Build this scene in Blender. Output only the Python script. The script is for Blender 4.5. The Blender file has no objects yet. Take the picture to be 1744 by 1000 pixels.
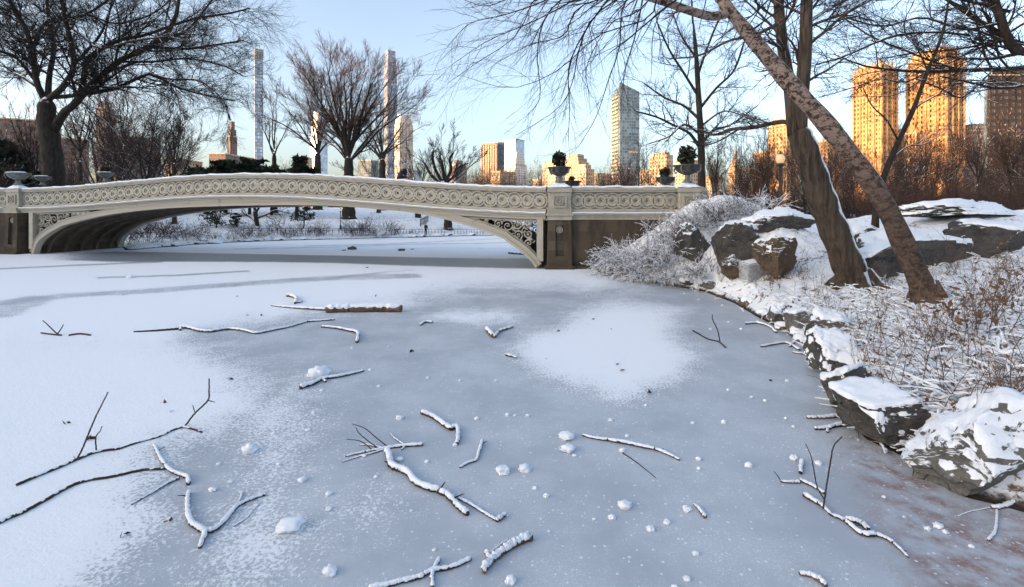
import bpy, bmesh, math, random
import numpy as np
from mathutils import Vector, Matrix, noise as mnoise

random.seed(7)
RNG = np.random.default_rng(7)
scene = bpy.context.scene
COL = scene.collection

# ------------------------------------------------------------------ camera, sky, sun
F, YH, CX, HC = 800.0, 358.0, 872.0, 2.5          # focal length and horizon in photo pixels, eye height in metres
cam = bpy.data.cameras.new("camera")
cam.sensor_width = 36.0
cam.lens = F / 1744.0 * 36.0
cam.shift_y = (YH - 500.0) / 1744.0
cam.clip_start, cam.clip_end = 0.05, 20000.0
cam_o = bpy.data.objects.new("camera", cam)
cam_o.location = (0, 0, HC)
cam_o.rotation_euler = (math.radians(90), 0, 0)
COL.objects.link(cam_o)
scene.camera = cam_o

SUN_EL = math.radians(6.5)
SUN_AZ = math.atan2(-0.90, -0.42)                  # compass-like angle of the sun, from +Y towards +X
world = bpy.data.worlds.new("World")
scene.world = world
world.use_nodes = True
wn = world.node_tree
sky = wn.nodes.new("ShaderNodeTexSky")
sky.sky_type = 'NISHITA'
sky.sun_disc = False
sky.sun_elevation = SUN_EL
sky.sun_rotation = SUN_AZ
sky.air_density = 0.75
sky.dust_density = 4.0
sky.ozone_density = 1.15
hs = wn.nodes.new("ShaderNodeHueSaturation"); hs.inputs["Saturation"].default_value = 0.80
wn.links.new(sky.outputs[0], hs.inputs["Color"]); wn.links.new(hs.outputs[0], wn.nodes["Background"].inputs[0])
wn.nodes["Background"].inputs[1].default_value = 0.15

sun = bpy.data.lights.new("sun", 'SUN')
sun.energy = 2.2
sun.angle = math.radians(0.5)
sun.color = (1.0, 0.51, 0.18)
sun_o = bpy.data.objects.new("sun", sun)
sd = Vector((math.sin(SUN_AZ) * math.cos(SUN_EL), math.cos(SUN_AZ) * math.cos(SUN_EL), math.sin(SUN_EL)))
sun_o.rotation_euler = sd.to_track_quat('Z', 'Y').to_euler()
sun_o.location = sd * 100
COL.objects.link(sun_o)

scene.view_settings.view_transform = 'Standard'
scene.view_settings.look = 'None'
scene.view_settings.gamma = 1.0
scene.view_settings.exposure = 2.22

# ------------------------------------------------------------------ helpers
def P(px, py, d):
    return np.array([(px - CX) / F * d, d, HC - (py - YH) / F * d])

def G(px, py, z=0.0):
    d = F * (HC - z) / (py - YH)
    return np.array([(px - CX) / F * d, d, z])

def smooth(x, a, b):
    t = np.clip((np.asarray(x, float) - a) / (b - a), 0, 1)
    return t * t * (3 - 2 * t)

_LAT = np.random.default_rng(3).random((256, 256))
def vnoise(x, y):
    xi = np.floor(x).astype(int); yi = np.floor(y).astype(int)
    fx = x - xi; fy = y - yi
    fx = fx * fx * (3 - 2 * fx); fy = fy * fy * (3 - 2 * fy)
    a = _LAT[xi % 256, yi % 256]; b = _LAT[(xi + 1) % 256, yi % 256]
    c = _LAT[xi % 256, (yi + 1) % 256]; d = _LAT[(xi + 1) % 256, (yi + 1) % 256]
    return (a * (1 - fx) + b * fx) * (1 - fy) + (c * (1 - fx) + d * fx) * fy - 0.5

def fbm(x, y, o=4):
    s = 0; a = 1.0
    for i in range(o):
        s = s + a * vnoise(x * 2 ** i + 17 * i, y * 2 ** i + 31 * i); a *= 0.5
    return s

class MB:
    """collects shapes and links them as ONE mesh object"""
    def __init__(self):
        self.v = []; self.q = []; self.t = []; self.n = 0
    def add(self, v, quads=None, tris=None):
        v = np.asarray(v, float).reshape(-1, 3)
        if quads is not None and len(quads): self.q.append(np.asarray(quads, int).reshape(-1, 4) + self.n)
        if tris is not None and len(tris): self.t.append(np.asarray(tris, int).reshape(-1, 3) + self.n)
        self.v.append(v); self.n += len(v)
    def box(self, lo, hi, fn=None):
        x0, y0, z0 = lo; x1, y1, z1 = hi
        v = np.array([(x0,y0,z0),(x1,y0,z0),(x1,y1,z0),(x0,y1,z0),(x0,y0,z1),(x1,y0,z1),(x1,y1,z1),(x0,y1,z1)], float)
        if fn: v = fn(v)
        self.add(v, [(0,3,2,1),(4,5,6,7),(0,1,5,4),(1,2,6,5),(2,3,7,6),(3,0,4,7)])
    def tubes(self, Pts, R, sides=4, cap=True):
        Pts = np.asarray(Pts, float); R = np.asarray(R, float)
        if Pts.ndim == 2: Pts = Pts[None]; R = R[None]
        B, N, _ = Pts.shape
        T = np.gradient(Pts, axis=1)
        T /= np.linalg.norm(T, axis=2, keepdims=True) + 1e-9
        mean = T.mean(axis=1)
        ref = np.where(np.abs(mean[:, 2:3]) > 0.8, np.array([[1.0, 0.1, 0]]), np.array([[0.05, 0.0, 1.0]]))
        ref = ref[:, None, :]
        U = ref - (ref * T).sum(2, keepdims=True) * T
        U /= np.linalg.norm(U, axis=2, keepdims=True) + 1e-9
        V = np.cross(T, U)
        a = np.arange(sides) / sides * 2 * np.pi
        ring = (Pts[:, :, None, :] + R[:, :, None, None] * (np.cos(a)[None, None, :, None] * U[:, :, None, :] + np.sin(a)[None, None, :, None] * V[:, :, None, :]))
        idx = np.arange(B * N * sides).reshape(B, N, sides)
        i0 = idx[:, :-1, :]; i1 = idx[:, 1:, :]
        q = np.stack([i0, np.roll(i0, -1, 2), np.roll(i1, -1, 2), i1], -1).reshape(-1, 4)
        self.add(ring.reshape(-1, 3), q)
        if cap and sides > 3:
            base = self.n - B * N * sides
            for b in range(B):
                for row, rev in ((0, True), (N - 1, False)):
                    c = Pts[b, row]
                    r = idx[b, row] + base
                    k = self.n
                    self.v.append(c[None]); self.n += 1
                    r2 = np.roll(r, -1)
                    tri = np.stack([np.full(sides, k), r2, r] if rev else [np.full(sides, k), r, r2], -1)
                    self.t.append(tri)
    def lathe(self, prof, center, sides=20, sc=(1, 1, 1)):
        prof = np.asarray(prof, float)
        a = np.arange(sides) / sides * 2 * np.pi
        v = np.stack([prof[:, 0:1] * np.cos(a) * sc[0], prof[:, 0:1] * np.sin(a) * sc[1], np.repeat(prof[:, 1:2], sides, 1) * sc[2]], -1)
        idx = np.arange(len(prof) * sides).reshape(len(prof), sides)
        i0 = idx[:-1]; i1 = idx[1:]
        q = np.stack([i0, np.roll(i0, -1, 1), np.roll(i1, -1, 1), i1], -1).reshape(-1, 4)
        self.add(v.reshape(-1, 3) + np.asarray(center, float), q)
    def blob(self, c, r, sub=2, amp=0.15, fr=1.6, flat=None, seed=0):
        bm = bmesh.new(); bmesh.ops.create_icosphere(bm, subdivisions=sub, radius=1.0)
        v = np.array([x.co for x in bm.verts]); t = np.array([[y.index for y in f.verts] for f in bm.faces]); bm.free()
        n = np.array([mnoise.noise(Vector(p * fr) + Vector((seed * 3.1, seed * 1.7, 0))) for p in v])
        v = v * (1 + amp * 2 * n)[:, None]
        v = v * np.asarray(r, float)
        if flat is not None: v[:, 2] = np.maximum(v[:, 2], flat)
        self.add(v + np.asarray(c, float), None, t)
    def mesh(self, name, smooth_=False):
        me = bpy.data.meshes.new(name)
        v = np.concatenate(self.v) if self.v else np.zeros((0, 3))
        me.vertices.add(len(v)); me.vertices.foreach_set("co", v.astype(np.float32).ravel())
        q = np.concatenate(self.q) if self.q else np.zeros((0, 4), int)
        t = np.concatenate(self.t) if self.t else np.zeros((0, 3), int)
        loops = np.concatenate([q.ravel(), t.ravel()]).astype(np.int32)
        me.loops.add(len(loops)); me.loops.foreach_set("vertex_index", loops)
        tot = np.concatenate([np.full(len(q), 4), np.full(len(t), 3)]).astype(np.int32)
        st = np.concatenate([[0], np.cumsum(tot)[:-1]]).astype(np.int32)
        me.polygons.add(len(tot)); me.polygons.foreach_set("loop_start", st); me.polygons.foreach_set("loop_total", tot)
        me.polygons.foreach_set("use_smooth", np.full(len(tot), bool(smooth_)))
        me.update(calc_edges=True)
        return me
    def build(self, name, mat, parent=None, smooth_=False, loc=None):
        me = self.mesh(name, smooth_)
        return obj(name, me, mat, parent, loc)

def obj(name, me, mat=None, parent=None, loc=None):
    if mat is not None and not len(me.materials): me.materials.append(mat)
    o = bpy.data.objects.new(name, me); COL.objects.link(o)
    if parent is not None: o.parent = parent
    if loc is not None: o.location = loc
    return o

def tag(o, label=None, cat=None, group=None, kind=None):
    if label: o["label"] = label
    if cat: o["category"] = cat
    if group: o["group"] = group
    if kind: o["kind"] = kind
    return o

def thing(name, label, cat, loc=(0, 0, 0), rz=0.0, group=None, scale=None):
    o = bpy.data.objects.new(name, None); COL.objects.link(o)
    o.empty_display_size = 0.2
    o.location = [float(c) for c in loc]; o.rotation_euler = (0, 0, rz)
    if scale is not None: o.scale = (scale, scale, scale) if np.isscalar(scale) else scale
    return tag(o, label, cat, group)

def dup(root, loc, rz=0.0, scale=1.0, label=None, group=None):
    r = root.copy(); COL.objects.link(r)
    r.location = [float(c) for c in loc]; r.rotation_euler = (0, 0, rz)
    r.scale = (scale, scale, scale) if np.isscalar(scale) else scale
    if label: r["label"] = label
    if group: r["group"] = group
    for ch in list(root.children):
        c = ch.copy(); COL.objects.link(c); c.parent = r
        for g in ch.children:
            d = g.copy(); COL.objects.link(d); d.parent = c
    return r

# ------------------------------------------------------------------ materials
class NT:
    def __init__(self, name):
        self.m = bpy.data.materials.new(name); self.m.use_nodes = True
        self.t = self.m.node_tree; self.b = self.t.nodes["Principled BSDF"]
    def n(self, typ, **kw):
        nd = self.t.nodes.new(typ)
        for k, v in kw.items(): setattr(nd, k, v)
        return nd
    def l(self, a, b): self.t.links.new(a, b)
    def coord(self, kind="Object"):
        return self.n("ShaderNodeTexCoord").outputs[kind]
    def pos(self): return self.n("ShaderNodeNewGeometry").outputs["Position"]
    def noise(self, vec, scale, detail=4, rough=0.55, dist=0.0):
        nd = self.n("ShaderNodeTexNoise"); nd.inputs["Scale"].default_value = scale
        nd.inputs["Detail"].default_value = detail; nd.inputs["Roughness"].default_value = rough
        nd.inputs["Distortion"].default_value = dist
        self.l(vec, nd.inputs["Vector"]); return nd.outputs["Fac"]
    def math(self, op, a, b=None, c=None, clamp=False):
        nd = self.n("ShaderNodeMath", operation=op, use_clamp=clamp)
        for i, x in enumerate((a, b, c)):
            if x is None: continue
            if isinstance(x, (int, float)): nd.inputs[i].default_value = x
            else: self.l(x, nd.inputs[i])
        return nd.outputs[0]
    def ss(self, x, a, b):
        nd = self.n("ShaderNodeMapRange", interpolation_type='SMOOTHSTEP')
        self.l(x, nd.inputs[0]); nd.inputs[1].default_value = a; nd.inputs[2].default_value = b
        return nd.outputs[0]
    def mix(self, f, a, b):
        nd = self.n("ShaderNodeMix", data_type='RGBA')
        for s, x in ((0, f), (6, a), (7, b)):
            if isinstance(x, (int, float)): nd.inputs[s].default_value = x
            elif isinstance(x, (tuple, list)): nd.inputs[s].default_value = (*x[:3], 1)
            else: self.l(x, nd.inputs[s])
        return nd.outputs[2]
    def bump(self, h, strength=0.5, dist=0.02):
        nd = self.n("ShaderNodeBump"); nd.inputs["Strength"].default_value = strength; nd.inputs["Distance"].default_value = dist
        self.l(h, nd.inputs["Height"]); self.l(nd.outputs[0], self.b.inputs["Normal"])
    def vec(self, v, sc):
        nd = self.n("ShaderNodeMapping"); nd.inputs["Scale"].default_value = sc; self.l(v, nd.inputs["Vector"]); return nd.outputs[0]
    def done(self, col=None, rough=None, spec=None):
        if col is not None:
            if isinstance(col, tuple): self.b.inputs["Base Color"].default_value = (*col, 1)
            else: self.l(col, self.b.inputs["Base Color"])
        if rough is not None:
            if isinstance(rough, (int, float)): self.b.inputs["Roughness"].default_value = rough
            else: self.l(rough, self.b.inputs["Roughness"])
        if spec is not None: self.b.inputs["Specular IOR Level"].default_value = spec
        return self.m

SNOW = (0.86, 0.88, 0.92)

def m_noisy(name, c1, c2, scale=6, rough=0.8, bump=0.3, bd=0.02, spec=0.3, sc=(1, 1, 1), kind="Object"):
    t = NT(name); v = t.vec(t.coord(kind), sc)
    f = t.noise(v, scale, 6, 0.6)
    c = t.mix(t.ss(f, 0.3, 0.7), c1, c2)
    if bump: t.bump(t.noise(v, scale * 3, 5, 0.65), bump, bd)
    return t.done(c, rough, spec)

def m_snowy(name, c1, c2, scale=6, lo=0.35, hi=0.75, jit=0.5, nscale=9, sc=(1, 1, 1), bump=0.4, bd=0.02, rough=0.85, dirx=0.0, cracks=False):
    """a bark or stone colour with snow lying on what faces up"""
    t = NT(name); co = t.coord("Object"); v = t.vec(co, sc)
    f = t.noise(v, scale, 6, 0.62)
    base = t.mix(t.ss(f, 0.32, 0.68), c1, c2)
    h = t.noise(v, scale * 3, 5, 0.65)
    if cracks:
        wv = t.n("ShaderNodeVectorMath", operation='ADD'); t.l(t.vec(co, (1, 1, 2.4)), wv.inputs[0])
        nz = t.n("ShaderNodeTexNoise"); nz.inputs["Scale"].default_value = 2.5; t.l(co, nz.inputs["Vector"]); t.l(nz.outputs["Color"], wv.inputs[1])
        vo = t.n("ShaderNodeTexVoronoi", feature='DISTANCE_TO_EDGE'); vo.inputs["Scale"].default_value = 1.1; t.l(wv.outputs[0], vo.inputs["Vector"])
        ed = t.ss(vo.outputs["Distance"], 0.0, 0.02)
        base = t.mix(t.ss(t.noise(co, 1.1, 5, .7), .35, .65), base, t.mix(t.noise(co, 14, 5, .7), tuple(x * .55 for x in c1), tuple(min(1, x * 1.7) for x in c2)))
        base = t.mix(t.math('MULTIPLY', t.math('SUBTRACT', 1.0, ed), .35), base, tuple(x * .4 for x in c1))
        base = t.mix(t.math('MULTIPLY', t.ss(t.noise(co, 38, 3, .7), .60, .72), .35), base, (.34, .34, .33))
        h = t.math('ADD', t.math('MULTIPLY', h, .8), t.math('ADD', t.math('MULTIPLY', ed, .15), t.noise(t.vec(co, (1, 1, 3)), 4, 6, .7)))
    g = t.n("ShaderNodeNewGeometry"); s = t.n("ShaderNodeSeparateXYZ"); t.l(g.outputs["Normal"], s.inputs[0])
    up = s.outputs[2]
    if dirx: up = t.math('ADD', t.math('MULTIPLY', s.outputs[0], dirx), t.math('MULTIPLY', up, 0.6))
    k = t.math('ADD', up, t.math('MULTIPLY', t.math('SUBTRACT', t.noise(co, nscale, 4, 0.6), 0.5), jit))
    fac = t.ss(k, lo, hi)
    c = t.mix(fac, base, SNOW)
    t.bump(h, bump, bd)
    return t.done(c, rough, 0.2)

def m_plain(name, c, rough=0.6, spec=0.4, metal=0.0):
    t = NT(name); t.b.inputs["Metallic"].default_value = metal
    f = t.noise(t.coord(), 3.0, 4)
    return t.done(t.mix(f, tuple(x * 0.85 for x in c), tuple(min(1, x * 1.12) for x in c)), rough, spec)

M = {}
t = NT("snow")
p = t.pos()
c = t.mix(t.noise(p, 0.7, 4), (0.82, 0.85, 0.91), SNOW)
t.bump(t.math("ADD", t.noise(p, 22, 6, 0.65), t.math("MULTIPLY", t.noise(p, 95, 4, 0.7), .6)), 0.6, 0.02)
M['snow'] = t.done(c, 0.75, 0.2)

t = NT("bank_snow")                                    # snow over litter on the banks
p = t.pos()
n1 = t.noise(p, 1.3, 6, 0.65); n2 = t.noise(p, 9, 6, 0.7); n3 = t.noise(p, 0.35, 3)
k = t.math('ADD', t.math('MULTIPLY', n1, 0.5), t.math('MULTIPLY', n2, 0.6))
lit = t.ss(k, 0.595, 0.66)
c = t.mix(lit, SNOW, t.mix(t.noise(p, 25, 3), (0.10, 0.07, 0.05), (0.26, 0.17, 0.11)))
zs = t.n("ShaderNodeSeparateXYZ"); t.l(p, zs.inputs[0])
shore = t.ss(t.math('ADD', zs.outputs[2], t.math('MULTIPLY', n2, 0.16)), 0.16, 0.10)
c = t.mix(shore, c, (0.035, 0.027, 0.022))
t.bump(t.math('ADD', n2, t.math('MULTIPLY', t.noise(p, 40, 4), 0.4)), 0.7, 0.08)
M['bank'] = t.done(c, 0.8, 0.2)

t = NT("lake_ice")                                     # grey ice, its snow cover laid out in the 'cover' attribute
p = t.pos()
at = t.n("ShaderNodeAttribute"); at.attribute_name = "cover"
sep = t.n("ShaderNodeSeparateColor"); t.l(at.outputs["Color"], sep.inputs[0])
cov, wet, red = sep.outputs[0], sep.outputs[1], sep.outputs[2]
nf = t.noise(p, 30, 6, 0.75); nm = t.noise(p, 5, 5, 0.65); nl = t.noise(p, 0.9, 4, 0.6)
k = t.math('ADD', cov, t.math('ADD', t.math('MULTIPLY', t.math('SUBTRACT', nf, 0.5), 3.0), t.math('ADD', t.math('MULTIPLY', t.math('SUBTRACT', nm, 0.5), 0.7), t.math('MULTIPLY', t.math('SUBTRACT', nl, 0.5), 0.5))))
fs = t.ss(k, 0.28, 0.62)
fd = t.math('MULTIPLY', t.ss(t.noise(p, 52, 4, 0.85), 0.51, 0.62), t.ss(t.math('ADD', t.math('MULTIPLY', nm, 0.5), t.math('MULTIPLY', nl, 0.5)), 0.40, 0.60))
vf = t.n("ShaderNodeTexVoronoi"); vf.inputs["Scale"].default_value = 26; vf.inputs["Randomness"].default_value = 1.0; t.l(p, vf.inputs["Vector"])
vr = t.n("ShaderNodeSeparateColor"); t.l(vf.outputs["Color"], vr.inputs[0])
fl1 = t.math('MULTIPLY', t.ss(t.math('SUBTRACT', vf.outputs["Distance"], t.math('MULTIPLY', vr.outputs[0], 0.30)), 0.06, 0.0), t.math('GREATER_THAN', vr.outputs[1], t.math('SUBTRACT', 1.50, t.math('ADD', t.math('MULTIPLY', nm, 0.75), t.math('MULTIPLY', nl, 0.80)))))
stk = t.ss(t.noise(t.vec(p, (1.4, 5.5, 1)), 2.2, 6, 0.75, 0.8), 0.60, 0.72)
ice = t.mix(t.ss(nl, 0.3, 0.7), (0.365, 0.398, 0.445), (0.465, 0.498, 0.545))
ice = t.mix(t.math('MULTIPLY', red, t.ss(nm, 0.35, 0.7)), ice, (0.22, 0.13, 0.11))
ice = t.mix(t.math('MULTIPLY', fd, t.math('SUBTRACT', 0.55, t.math('MULTIPLY', red, 0.4))), ice, (0.75, 0.79, 0.86))
ice = t.mix(t.math('MULTIPLY', fl1, t.math('SUBTRACT', 0.70, t.math('MULTIPLY', wet, 0.6))), ice, (0.78, 0.81, 0.88))
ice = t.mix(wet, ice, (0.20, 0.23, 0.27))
ice = t.mix(t.math('MULTIPLY', t.math('MULTIPLY', stk, nf), t.math('SUBTRACT', 0.9, wet)), ice, (0.70, 0.75, 0.83))
c = t.mix(fs, ice, SNOW)
ro = t.n("ShaderNodeMapRange"); t.l(fs, ro.inputs[0]); ro.inputs[3].default_value = 0.38; ro.inputs[4].default_value = 0.85
rr = t.math('SUBTRACT', ro.outputs[0], t.math('MULTIPLY', wet, -0.08))
t.bump(t.math('ADD', t.math('MULTIPLY', fs, 0.12), t.math('MULTIPLY', fs, t.math('ADD', t.math('MULTIPLY', nf, 1.4), t.math('MULTIPLY', nm, 1.0)))), 0.45, 0.02)
M['ice'] = t.done(c, rr, 0.4)

M['paint'] = m_noisy("cream_paint", (0.325, 0.295, 0.24), (0.41, 0.375, 0.31), 3, 0.6, 0.1, 0.01)
t = NT("cream_paint_weathered")
co = t.pos(); f = t.ss(t.noise(t.vec(co, (1, 1, 0.35)), 2.2, 6, 0.7), 0.58, 0.75)
c = t.mix(f, (0.375, 0.34, 0.28), (0.19, 0.165, 0.13))
t.bump(t.noise(co, 20, 4), 0.15, 0.01)
M['paint_old'] = t.done(c, 0.6, 0.3)
M['soffit'] = m_noisy("soffit_iron", (0.095, 0.075, 0.058), (0.14, 0.112, 0.086), 2, 0.8, 0.3, 0.02)
t = NT("brown_stone")
co = t.coord("UV")
br = t.n("ShaderNodeTexBrick"); t.l(co, br.inputs["Vector"])
br.inputs["Color1"].default_value = (0.058, 0.043, 0.031, 1); br.inputs["Color2"].default_value = (0.108, 0.083, 0.058, 1)
br.inputs["Mortar"].default_value = (0.085, 0.07, 0.053, 1); br.inputs["Scale"].default_value = 1.0
br.inputs["Mortar Size"].default_value = 0.008; br.inputs["Brick Width"].default_value = 0.95; br.inputs["Row Height"].default_value = 0.40
br.inputs["Bias"].default_value = 0.0
pp = t.pos()
st = t.ss(t.noise(t.vec(pp, (1, 1, 0.3)), 1.3, 6, 0.7), 0.42, 0.62)
c = t.mix(t.math('MULTIPLY', st, 0.75), br.outputs["Color"], (0.025, 0.020, 0.016))
c = t.mix(t.math('MULTIPLY', t.noise(pp, 18, 5, 0.7), 0.3), c, (0.15, 0.125, 0.09))
t.bump(t.math('ADD', t.math('MULTIPLY', br.outputs["Fac"], -1.0), t.math('MULTIPLY', t.noise(pp, 14, 5), 0.6)), 0.5, 0.02)
M['stone'] = t.done(c, 0.9, 0.2)

M['rock'] = m_snowy("snowy_rock", (0.035, 0.033, 0.032), (0.115, 0.105, 0.095), 3.0, 0.55, 0.72, 1.3, 9.0, bump=1.0, bd=0.10, cracks=True)
M['rock_grey'] = m_snowy("grey_rock", (0.075, 0.073, 0.068), (0.17, 0.162, 0.148), 2.6, 0.58, 0.72, 1.3, 11.0, bump=1.0, bd=0.08, cracks=True)
M['rock_brown'] = m_snowy("brown_rock", (0.07, 0.05, 0.035), (0.17, 0.12, 0.08), 3.0, 0.60, 0.75, 1.3, 9.0, bump=1.0, bd=0.10, cracks=True)
M['bark'] = m_snowy("dark_bark", (0.016, 0.013, 0.011), (0.042, 0.034, 0.027), 7, 0.44, 0.72, 1.0, 2.5, (1, 1, 0.25), 0.6, 0.03)
M['bark_light'] = m_snowy("grey_brown_bark", (0.035, 0.026, 0.020), (0.105, 0.078, 0.058), 12, 0.42, 0.60, 0.75, 3.0, (1, 1, 0.10), 1.0, 0.05, dirx=0.75)
M['twig'] = m_snowy("twig", (0.018, 0.014, 0.013), (0.036, 0.028, 0.025), 4, 0.98, 1.15, 0.5, 2.0, bump=0.1)
M['twig_red'] = m_snowy("reddish_twig", (0.040, 0.025, 0.021), (0.082, 0.047, 0.037), 4, 1.05, 1.25, 0.4, 2.0, bump=0.1)
M['twig_russet'] = m_snowy("russet_twig", (0.065, 0.034, 0.027), (0.13, 0.068, 0.05), 4, 1.05, 1.25, 0.4, 2.0, bump=0.1)
M['twig_snow'] = m_snowy("snow_laden_twig", (0.07, 0.05, 0.042), (0.13, 0.09, 0.07), 4, 0.0, 0.35, 0.6, 4.0, bump=0.1)
M['twig_bush'] = m_snowy("frosted_twig", (0.045, 0.032, 0.03), (0.10, 0.07, 0.062), 4, 0.45, 0.8, 0.7, 4.0, bump=0.1)
M['weed'] = m_snowy("dry_stalk", (0.075, 0.05, 0.038), (0.19, 0.13, 0.09), 4, 0.7, 0.9, 0.5, 9.0, bump=0.1)
M['leaf_dry'] = m_noisy("dry_leaf", (0.10, 0.052, 0.032), (0.19, 0.105, 0.06), 5, 0.8, 0)
M['evergreen'] = m_snowy("evergreen_needles", (0.012, 0.020, 0.012), (0.030, 0.042, 0.024), 3, 0.93, 1.1, 0.4, 2.0, bump=0.1)
M['holly'] = m_noisy("broad_evergreen_leaf", (0.010, 0.014, 0.008), (0.032, 0.034, 0.018), 5, 0.5, 0)
M['iron'] = m_plain("black_iron", (0.018, 0.018, 0.02), 0.5)
M['bronze'] = m_noisy("grey_bronze", (0.10, 0.105, 0.10), (0.22, 0.22, 0.20), 5, 0.55, 0.3)
M['urn_dark'] = m_noisy("dark_bronze", (0.025, 0.030, 0.03), (0.07, 0.075, 0.07), 5, 0.5, 0.2)
M['deadwood'] = m_noisy("dead_wood", (0.07, 0.04, 0.025), (0.19, 0.12, 0.075), 9, 0.85, 0.6, 0.02)
M['deadwood_dark'] = m_noisy("wet_dead_wood", (0.025, 0.02, 0.017), (0.06, 0.045, 0.035), 9, 0.8, 0.4, 0.01)

# birch bark: peeling pale pink and brown plates
t = NT("birch_bark")
co = t.coord("Object")
n1 = t.noise(t.vec(co, (1, 1, 1.5)), 7.0, 6, 0.75, 0.6); n2 = t.noise(co, 26, 4, 0.7)
zs = t.n("ShaderNodeSeparateXYZ"); t.l(co, zs.inputs[0])
hgt = t.ss(zs.outputs[2], 1.6, 4.6)
c = t.mix(t.ss(n1, 0.38, 0.62), (0.045, 0.030, 0.023), (0.145, 0.098, 0.075))
pale = t.math('MULTIPLY', t.ss(t.math('ADD', n1, t.math('MULTIPLY', n2, 0.35)), 0.62, 0.70), hgt)
c = t.mix(pale, c, (0.36, 0.265, 0.215))
c = t.mix(t.ss(t.noise(t.vec(co, (1, 1, 2.2)), 3.3, 5, 0.75, 1.5), 0.56, 0.63), c, (0.06, 0.045, 0.035))
g = t.n("ShaderNodeNewGeometry"); s = t.n("ShaderNodeSeparateXYZ"); t.l(g.outputs["Normal"], s.inputs[0])
up = t.math('ADD', t.math('MULTIPLY', s.outputs[0], 0.55), t.math('MULTIPLY', s.outputs[2], 0.75))
k = t.math('ADD', up, t.math('MULTIPLY', t.math('SUBTRACT', t.noise(co, 4, 4), 0.5), 0.5))
c = t.mix(t.ss(k, 0.66, 0.78), c, SNOW)
t.bump(t.math('ADD', n1, t.math('MULTIPLY', n2, 0.5)), 1.0, 0.05)
M['birch'] = t.done(c, 0.8, 0.2)

#@@GROUND
# ------------------------------------------------------------------ lake outline and ground
BA = np.array([*G(30, 432)[:2]]); BB = np.array([*G(952, 457)[:2]])       # feet of the bridge's front piers
RB = [(1020,463),(1055,470),(1090,477),(1140,486),(1200,497),(1250,516),(1290,540),(1330,560),(1370,588),(1402,622),(1425,665),(1445,700),(1475,748),(1540,778),(1600,800),(1640,845),(1744,872)]
FS = [(860,401),(800,402),(720,404),(640,406),(560,408),(480,410),(400,413),(330,417),(260,423),(215,427)]
LAKE = [(-60,6),(-40,0.5),(-8,0.7),(0,1.0),(3,1.5),(5,2.3),(5.0,3.3)]
LAKE += [tuple(G(*p)[:2]) for p in RB[::-1]]
LAKE += [(3.4,20.4),(3.2,25),(5,30),(10,37),(12,47)]
LAKE += [tuple(G(*p)[:2]) for p in FS]
LAKE += [(-26.6,31.9),(-28.6,31.6),(-28.6,26.7),(-34,26.0),(-48,26.0),(-62,20)]
LAKE = np.array(LAKE)

def lake_sd(x, y):
    """distance to the lake's edge, positive on land"""
    x = np.asarray(x, float); y = np.asarray(y, float)
    best = np.full(x.shape, 1e9); inside = np.zeros(x.shape, bool)
    n = len(LAKE)
    for i in range(n):
        a = LAKE[i]; b = LAKE[(i + 1) % n]; e = b - a
        tt = np.clip(((x - a[0]) * e[0] + (y - a[1]) * e[1]) / (e @ e), 0, 1)
        best = np.minimum(best, np.hypot(x - a[0] - tt * e[0], y - a[1] - tt * e[1]))
        cr = (a[1] > y) != (b[1] > y)
        with np.errstate(divide='ignore', invalid='ignore'):
            xi = (b[0] - a[0]) * (y - a[1]) / (b[1] - a[1] + 1e-12) + a[0]
        inside ^= cr & (x < xi)
    return np.where(inside, -best, best)

SDIR = np.array([sd.x, sd.y]) / math.hypot(sd.x, sd.y)
def ground_h(x, y):
    x = np.asarray(x, float); y = np.asarray(y, float)
    e = lake_sd(x, y)
    right = smooth(x, 2.0, 4.0) * smooth(-y, -32, -24)
    slope = 0.075 + 0.075 * right
    h = (0.16 + 0.16 * right) * smooth(e, 0, 0.5) + 3.2 * (1 - np.exp(-slope * np.maximum(e, 0) / 3.2 * 1.15))
    h = h + 1.15 * np.exp(-(((x - 8.3) / 2.6) ** 2 + ((y - 15.6) / 2.0) ** 2)) * smooth(e, 0, 1.5)
    h = h + 1.9 * np.exp(-(((x - 8.6) / 2.9) ** 2 + ((y - 19.6) / 1.7) ** 2)) * smooth(e, 0, 2.0)
    h = h + 0.35 * fbm(x * 0.35, y * 0.35) * smooth(e, 0.3, 4) + 0.10 * fbm(x * 1.6, y * 1.6) * smooth(e, 0.1, 1) + right * smooth(e, 0.05, 0.5) * (1 - smooth(e, 7, 14)) * (0.16 * np.abs(fbm(x * 2.6 + 5, y * 2.6)) + 0.07 * fbm(x * 7.5, y * 7.5, 2))
    # unseen ridge added on the sun's side, outside the frame, to shade the lake
    al = x * SDIR[0] + y * SDIR[1]
    ac = -x * SDIR[1] + y * SDIR[0]
    h = h + (30 + 4 * fbm(ac * 0.02, al * 0.02)) * np.exp(-((al - 130) / 32) ** 2) * smooth(ac, -230, -130) * smooth(-ac, -420, -300)
    return np.where(e < 0, -0.35 * smooth(-e, 0, 0.4), h)

def polar_grid(angs, rads, hf):
    A, R = np.meshgrid(angs, rads, indexing='ij')
    X = np.sin(A) * R; Y = np.cos(A) * R
    Z = hf(X, Y)
    na, nr = A.shape
    idx = np.arange(na * nr).reshape(na, nr)
    q = np.stack([idx[:-1, :-1], idx[:-1, 1:], idx[1:, 1:], idx[1:, :-1]], -1).reshape(-1, 4)
    q = q[:, ::-1]
    return np.stack([X, Y, Z], -1).reshape(-1, 3), q

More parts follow.
